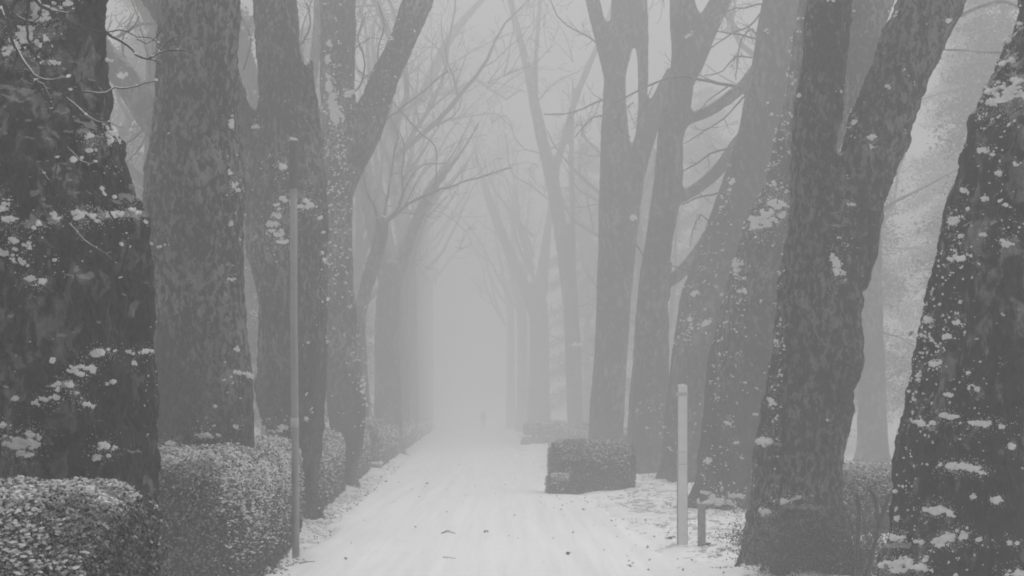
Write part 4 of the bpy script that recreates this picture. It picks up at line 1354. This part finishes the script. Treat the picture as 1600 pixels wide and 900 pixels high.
snowy_branch('long snow lined bough reaching across to the mottled trunk at upper left', 10.0,
             [([(30, -60), (55, 0), (75, 14), (100, 30), (130, 45), (165, 52), (185, 62), (208, 78), (212, 85), (230, 92), (248, 82), (262, 79), (290, 80)], 6.5, 1.8),
              ([(168, 50), (186, 47), (200, 50), (215, 58), (235, 60), (247, 68)], 2.2, 1.2), ([(248, 82), (262, 66), (280, 55), (300, 44)], 2, 1), ([(214, 60), (228, 68), (240, 64)], 1.6, 1), ([(75, 14), (105, 20), (125, 10), (137, 5)], 2.5, 1.4)])
snowy_branch('drooping snow lined twig hanging down the left edge of the picture', 9.8,
             [([(-5, -40), (0, 10), (10, 35), (18, 60), (28, 80), (40, 100), (55, 122), (62, 140), (72, 155), (81, 160)], 6, 2), ([(40, 108), (60, 122), (80, 124), (106, 121)], 2.6, 1.4), ([(46, 119), (56, 126), (68, 132), (80, 158)], 2, 1.4)])
snowy_branch('kinked snow lined twig ending between the two leftmost trunks', 9.9,
             [([(46, -40), (42, 30), (45, 60), (55, 90), (70, 110), (82, 125), (95, 140), (110, 142), (140, 144), (165, 145), (180, 138), (200, 138), (225, 130), (243, 125)], 4.5, 1.8), ([(95, 140), (105, 155), (118, 165), (135, 180), (150, 190), (170, 192)], 3.4, 1.6), ([(20, 20), (40, 32), (60, 28), (66, 0)], 3, 2)])
snowy_branch('looping snow lined twig above the upper snow ledge of the left trunk', 10.2,
             [([(80, 160), (84, 185), (90, 205), (98, 220), (105, 230), (115, 240), (125, 252), (140, 258), (150, 255), (160, 246)], 3.2, 1.4), ([(140, 258), (156, 264), (170, 272), (178, 280)], 2, 1.2)])
snowy_branch('long thin snow lined twig trailing below the middle ledge of the left trunk', 10.2,
             [([(62, 265), (76, 281), (86, 297), (92, 318), (102, 340), (115, 355), (130, 375), (150, 388), (165, 395), (180, 412)], 3.6, 1.4), ([(86, 297), (100, 304), (116, 311)], 2, 1), ([(90, 240), (88, 270), (88, 296)], 1.8, 1.2)])
snowy_branch('short snow lined twig with a bare hanging stem near the hedge line', 10.2,
             [([(168, 322), (172, 334), (180, 345), (188, 358), (197, 366)], 3.6, 1.8), ([(200, 372), (198, 395), (193, 415), (188, 434)], 5, 3), ([(198, 380), (215, 388), (232, 396)], 1.8, 1)])


# ------------------------------------------------------------------ post, stake, pole
def box_into(g, x0, x1, y0, y1, z0, z1, m=0, bev=.006):
    xs_ = [x0, x1]; b = bev
    prof = [(x0 + b, y0), (x1 - b, y0), (x1, y0 + b), (x1, y1 - b), (x1 - b, y1), (x0 + b, y1), (x0, y1 - b), (x0, y0 + b)]
    V = [(px_, py_, z) for z in (z0, z1 - b) for px_, py_ in prof]
    cx_, cy_ = (x0 + x1) / 2, (y0 + y1) / 2
    V += [(cx_ + (px_ - cx_) * .9, cy_ + (py_ - cy_) * .9, z1) for px_, py_ in prof]
    Q = [(r * 8 + i, r * 8 + (i + 1) % 8, (r + 1) * 8 + (i + 1) % 8, (r + 1) * 8 + i) for r in (0, 1) for i in range(8)]
    g.add(V, Q, m)
    n0 = g.n - 24
    c = g.n
    g.V.append(np.array([[cx_, cy_, z1]])); g.n += 1
    g.P[3].append(np.array([[n0 + 16 + i, n0 + 16 + (i + 1) % 8, c] for i in range(8)])); g.M[3].append(np.full(8, m))


X0, Y0 = gpos(1067, 857)
root = empty('marker_post', (X0, Y0, 0), 'tall pale square post standing in the snow right of the path', 'post')
g = Geo()
box_into(g, X0 - .062, X0 + .058, Y0, Y0 + .12, -.15, 1.905)
o = g.build('post', [M['post'], M['post_side']], root, smooth=False)
# darker tone on the side faces of the post
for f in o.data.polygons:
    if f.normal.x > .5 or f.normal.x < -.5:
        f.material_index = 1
for z in (1.78, 1.12, .98):
    g = Geo()
    box_into(g, X0 - .065, X0 + .061, Y0 - .003, Y0 + .123, z, z + (.045 if z > 1.5 else .012), bev=.002)
    g.build('band', [M['post_band']], root, smooth=False)
g = Geo()
lumps(g, [(X0 - .02, Y0 + .05, 1.91), (X0 + .025, Y0 + .07, 1.912)], [.035, .03], 0, True, .3)
lumps(g, np.column_stack([X0 + RNG.uniform(-.13, .12, 26), Y0 + RNG.uniform(-.1, .16, 26), RNG.uniform(0, .03, 26)]), RNG.uniform(.02, .05, 26), 0, True, .6)
s_ = g.build('snow', [M['snow']], root); s_['kind'] = 'stuff'

X1, Y1 = gpos(1097, 860)
root = empty('stake', (X1, Y1, 0), 'short dark stake beside the tall pale post', 'stake')
g = Geo()
box_into(g, X1 - .045, X1 + .043, Y1, Y1 + .085, -.1, .535)
g.build('shaft', [M['stake']], root, smooth=False)
g = Geo()
lumps(g, [(X1, Y1 + .04, .54)], [.032], 0, True, .3)
s_ = g.build('snow', [M['snow']], root); s_['kind'] = 'stuff'

X2, Y2 = gpos(460, 866)
root = empty('sign_pole', (X2, Y2, 0), 'thin grey metal pole before the long left hedge, darker sleeve at its top', 'pole')
g = Geo()
g.tube([(X2 + .015, Y2, -.1), (X2 + .01, Y2, 1.2), (X2 - .005, Y2, 2.6), (X2 - .01, Y2, 4.15)], [.042, .041, .040, .039], 18)
g.build('pole', [M['metal']], root)
g = Geo()
g.tube([(X2 - .01, Y2, 4.1), (X2 - .012, Y2, 4.62), (X2 - .012, Y2, 4.64)], [.052, .052, .04], 18)
g.build('sleeve', [M['metal_dark']], root)
g = Geo()
g.tube([(X2 + .004, Y2, 1.42), (X2 + .003, Y2, 1.53)], [.046, .046], 18)
g.build('band', [M['metal_light']], root)
g = Geo()
lumps(g, [(X2 - .012, Y2, 4.645), (X2 - .02, Y2 - .01, 4.655)], [.045, .03], 0, True, .5)
s_ = g.build('snow', [M['snow']], root); s_['kind'] = 'stuff'

# low stones with snow on the left of the path and by the block hedge
def snow_stone(label, px, py, w, h, dep=None, name='stone'):
    x, y = gpos(px, py)
    root = empty(name, (x, y, 0), label, 'stone', 'low stones at the hedge feet')
    g = Geo()
    V, P = ICO2
    K = V * np.array([w / 2, (dep or w) / 2, h]) * (1 + .12 * RNG.uniform(-1, 1, (len(V), 1)))
    g.add(K + np.array([x, y + w / 2, h * .1]), P)
    g.build('rock', [M['stone']], root)
    g = Geo()
    n = 44
    lumps(g, np.column_stack([x + RNG.uniform(-.42, .42, n) * w, y + w / 2 + RNG.uniform(-.4, .3, n) * w, h * 1.05 + RNG.normal(0, .01, n)]), RNG.uniform(.16, .26, n) * w * .6, 0, True, .35)
    s_ = g.build('snow', [M['snow']], root); s_['kind'] = 'stuff'


snow_stone('dark stone with a snow cap at the foot of the left hedge, beyond the pole', 588, 733, .34, .16)
snow_stone('faint snow capped stone beside the far hedge block on the right', 822, 696, .6, .42, .5)


# ------------------------------------------------------------------ the walker far down the avenue
def person(x, y):
    root = empty('person', (x, y, 0), 'lone figure in a dark coat walking far down the foggy avenue', 'person')
    J = [(0, 0, .96), (0, .01, 1.12), (0, .01, 1.32), (0, 0, 1.46), (0, -.01, 1.53), (0, -.02, 1.63), (0, -.02, 1.71),       # 0 pelvis..6 crown
         (-.09, 0, .92), (-.10, -.16, .50), (-.10, -.18, .09), (-.10, -.32, .04),                                                # left leg forward
         (.09, 0, .92), (.10, .06, .50), (.10, .30, .14), (.10, .22, .03),                                                       # right leg back
         (-.19, 0, 1.42), (-.24, .06, 1.16), (-.23, .0, .92), (-.22, -.04, .84),
         (.19, 0, 1.42), (.24, -.02, 1.16), (.23, -.14, .95), (.22, -.19, .88)]
    E = [(0, 1), (1, 2), (2, 3), (3, 4), (4, 5), (5, 6), (0, 7), (7, 8), (8, 9), (9, 10), (0, 11), (11, 12), (12, 13), (13, 14), (3, 15), (15, 16), (16, 17), (17, 18), (3, 19), (19, 20), (20, 21), (21, 22)]
    R = [.13, .13, .15, .11, .055, .085, .06, .09, .06, .04, .035, .09, .06, .04, .035, .06, .045, .033, .03, .06, .045, .033, .03]
    me = bpy.data.meshes.new('body')
    me.from_pydata([(a + x, b + y, c) for a, b, c in J], E, [])
    o = bpy.data.objects.new('tmp_body', me)
    COL.objects.link(o)
    o.modifiers.new('k', 'SKIN')
    for i, v in enumerate(me.skin_vertices[0].data):
        v.radius = (R[i], R[i] * .85)
        v.use_root = (i == 0)
    sb = o.modifiers.new('s', 'SUBSURF'); sb.levels = 2
    me2 = bpy.data.meshes.new_from_object(o.evaluated_get(bpy.context.evaluated_depsgraph_get()))
    bpy.data.objects.remove(o)
    for m_ in (M['skin'], M['trouser'], M['coat']):
        me2.materials.append(m_)
    for f in me2.polygons:
        z = f.center.z
        f.material_index = 0 if z > 1.5 else (1 if z < .95 and abs(f.center.x - x) < .19 else 2)
        f.use_smooth = True
    link('body', me2, None, root)
    g = Geo()
    g.tube([(x, y, .78), (x, y, .95), (x, y + .01, 1.15), (x, y + .01, 1.35), (x, y, 1.47)], [.25, .215, .2, .225, .1], 20)
    g.build('coat', [M['coat']], root)
    g = Geo()
    lumps(g, [(x, y + .0, 1.69)], [.1], 0, True, .9, 1.0, jit=.05)
    g.build('hair', [M['hair']], root)
    g = Geo()
    lumps(g, [(x, y - .115, 1.62)], [.016], 0, False, 1.3, 1.0, jit=.05)
    g.build('nose', [M['skin']], root)


person(*gpos(755, 672.5))

# ------------------------------------------------------------------ litter on the snow
g = Geo()
cnt = 2400
Yl = 12 + 60 * RNG.uniform(0, 1, cnt) ** 1.5
side = RNG.uniform(0, 1, cnt)
lat = np.where(side < .42, LX - .05 - np.abs(RNG.normal(0, .28, cnt)) + .35, np.where(side < .95, RX + RNG.normal(.7, .8, cnt), RNG.uniform(LX, RX, cnt)))
Xl = lat + axis_x(Yl)
keep = (fbm(np.column_stack([Xl, Yl, 0 * Xl]) * 1.3, 2, 71) > 0.0) | (side > .97)
Xl, Yl = Xl[keep], Yl[keep]
Z = np.maximum(ground_h(Xl, Yl), path_h(Xl, Yl))
leaves_at(g, np.column_stack([Xl, Yl, Z + .012]), np.tile([0, 0, 1.0], (len(Xl), 1)), .04, 0, .25, .5, .55)
tag(g.build('leaf_litter', [M['litter'], M['leaf_frost']], None, smooth=False), 'fallen leaves poking through the snow along both path edges', 'leaf litter', kind='stuff')

# clods of snow on the right verge and along the hedge feet
g = Geo()
cnt = 2600
Yl = 14 + 36 * RNG.uniform(0, 1, cnt) ** 1.3
lat = np.where(RNG.uniform(0, 1, cnt) < .25, LX - .1 - np.abs(RNG.normal(0, .2, cnt)) + .25, RX + .25 + np.abs(RNG.normal(0, 1.3, cnt)))
Xl = lat + axis_x(Yl)
keep = fbm(np.column_stack([Xl, Yl, 0 * Xl]) * 1.6, 2, 75) > -.05
Xl, Yl = Xl[keep], Yl[keep]
Z = ground_h(Xl, Yl)
lumps(g, np.column_stack([Xl, Yl, Z + .004]), RNG.uniform(.02, .06, len(Xl)), 0, False, .45, 1.8)
tag(g.build('snow_clods', [M['snow']]), 'small clods of snow on the rough verge', 'snow', kind='stuff')


def fallen(label, pl, w, kids=1):
    pts = []
    for px, py in pl:
        x, y = gpos(px, py)
        pts.append((x, y, surf_z(x, y) + .012))
    g = Geo()
    p2, r2 = resample(pts, np.linspace(w, w * .5, len(pts)), .04)
    g.tube(p2, r2, 6)
    for k in range(kids):
        i = RNG.integers(1, len(p2) - 1)
        grow(g, p2[i], [RNG.normal(0, 1), RNG.normal(0, 1), .15], .12, w * .5, 0, up=0, sides=4)
    tag(g.build('fallen_twig', [M['twig']]), label, 'twig', 'twigs fallen on the path')


fallen('thin straight twig lying across the middle of the path in front', [(690, 835), (700, 833), (712, 836)], .007)
fallen('short twig near the left path edge at the bottom of the picture', [(468, 883), (480, 881), (492, 880)], .006)
fallen('faint thin twig low on the path below the longer one', [(692, 873), (702, 874), (712, 876)], .004, 0)


def leaf_clump(label, px, py, size):
    x, y = gpos(px, py)
    g = Geo()
    n = 9
    C = np.column_stack([x + RNG.normal(0, size * .35, n), y + RNG.normal(0, size * .5, n), surf_z(x, y) + RNG.uniform(.008, .03, n)])
    leaves_at(g, C, np.tile([0, 0, 1.0], (n, 1)), size, 0, 0, .4, .7)
    tag(g.build('fallen_leaf', [M['litter']], None, smooth=False), label, 'leaf', 'dark leaves lying on the path')


leaf_clump('crumpled dark leaf in the middle of the path beside the fallen twig', 758, 834, 0.043)
leaf_clump('dark leaf on the path in front of the short stake side', 886, 868, 0.043)
leaf_clump('small dark leaf at mid path below the block hedge', 912, 799, 0.037)
leaf_clump('small dark leaf by the left path edge at mid distance', 603, 754, 0.050)
leaf_clump('small dark leaf left of centre further up the path', 667, 757, 0.056)
leaf_clump('tiny dark leaf at the bottom left of the path', 540, 877, 0.031)
leaf_clump('tiny dark leaf near the bottom centre right of the path', 985, 889, 0.031)
leaf_clump('dark leaf pile left of the pale post foot', 1046, 846, 0.087)
leaf_clump('dark leaf pile round the stake foot', 1101, 862, 0.093)

# ------------------------------------------------------------------ fog
me = bpy.data.meshes.new('haze')
x0, x1, y0, y1, z0, z1 = -300, 300, -70, 560, -1.6, 36
me.from_pydata([(x0, y0, z0), (x1, y0, z0), (x1, y1, z0), (x0, y1, z0), (x0, y0, z1), (x1, y0, z1), (x1, y1, z1), (x0, y1, z1)], [],
               [(3, 2, 1, 0), (4, 5, 6, 7), (0, 1, 5, 4), (1, 2, 6, 5), (2, 3, 7, 6), (3, 0, 4, 7)])
hm = bpy.data.materials.new('haze')
hm.use_nodes = True
hn = hm.node_tree.nodes
hn.clear()
ho = hn.new('ShaderNodeOutputMaterial')
pv = hn.new('ShaderNodeVolumePrincipled')
pv.inputs['Color'].default_value = (.91, .91, .91, 1)
pv.inputs['Density'].default_value = HAZE_DENSITY
pv.inputs['Anisotropy'].default_value = 0.76
hm.node_tree.links.new(pv.outputs[0], ho.inputs['Volume'])
hz = link('haze', me, [hm])
tag(hz, kind='stuff', label='thick pale fog filling the whole avenue', cat='fog')
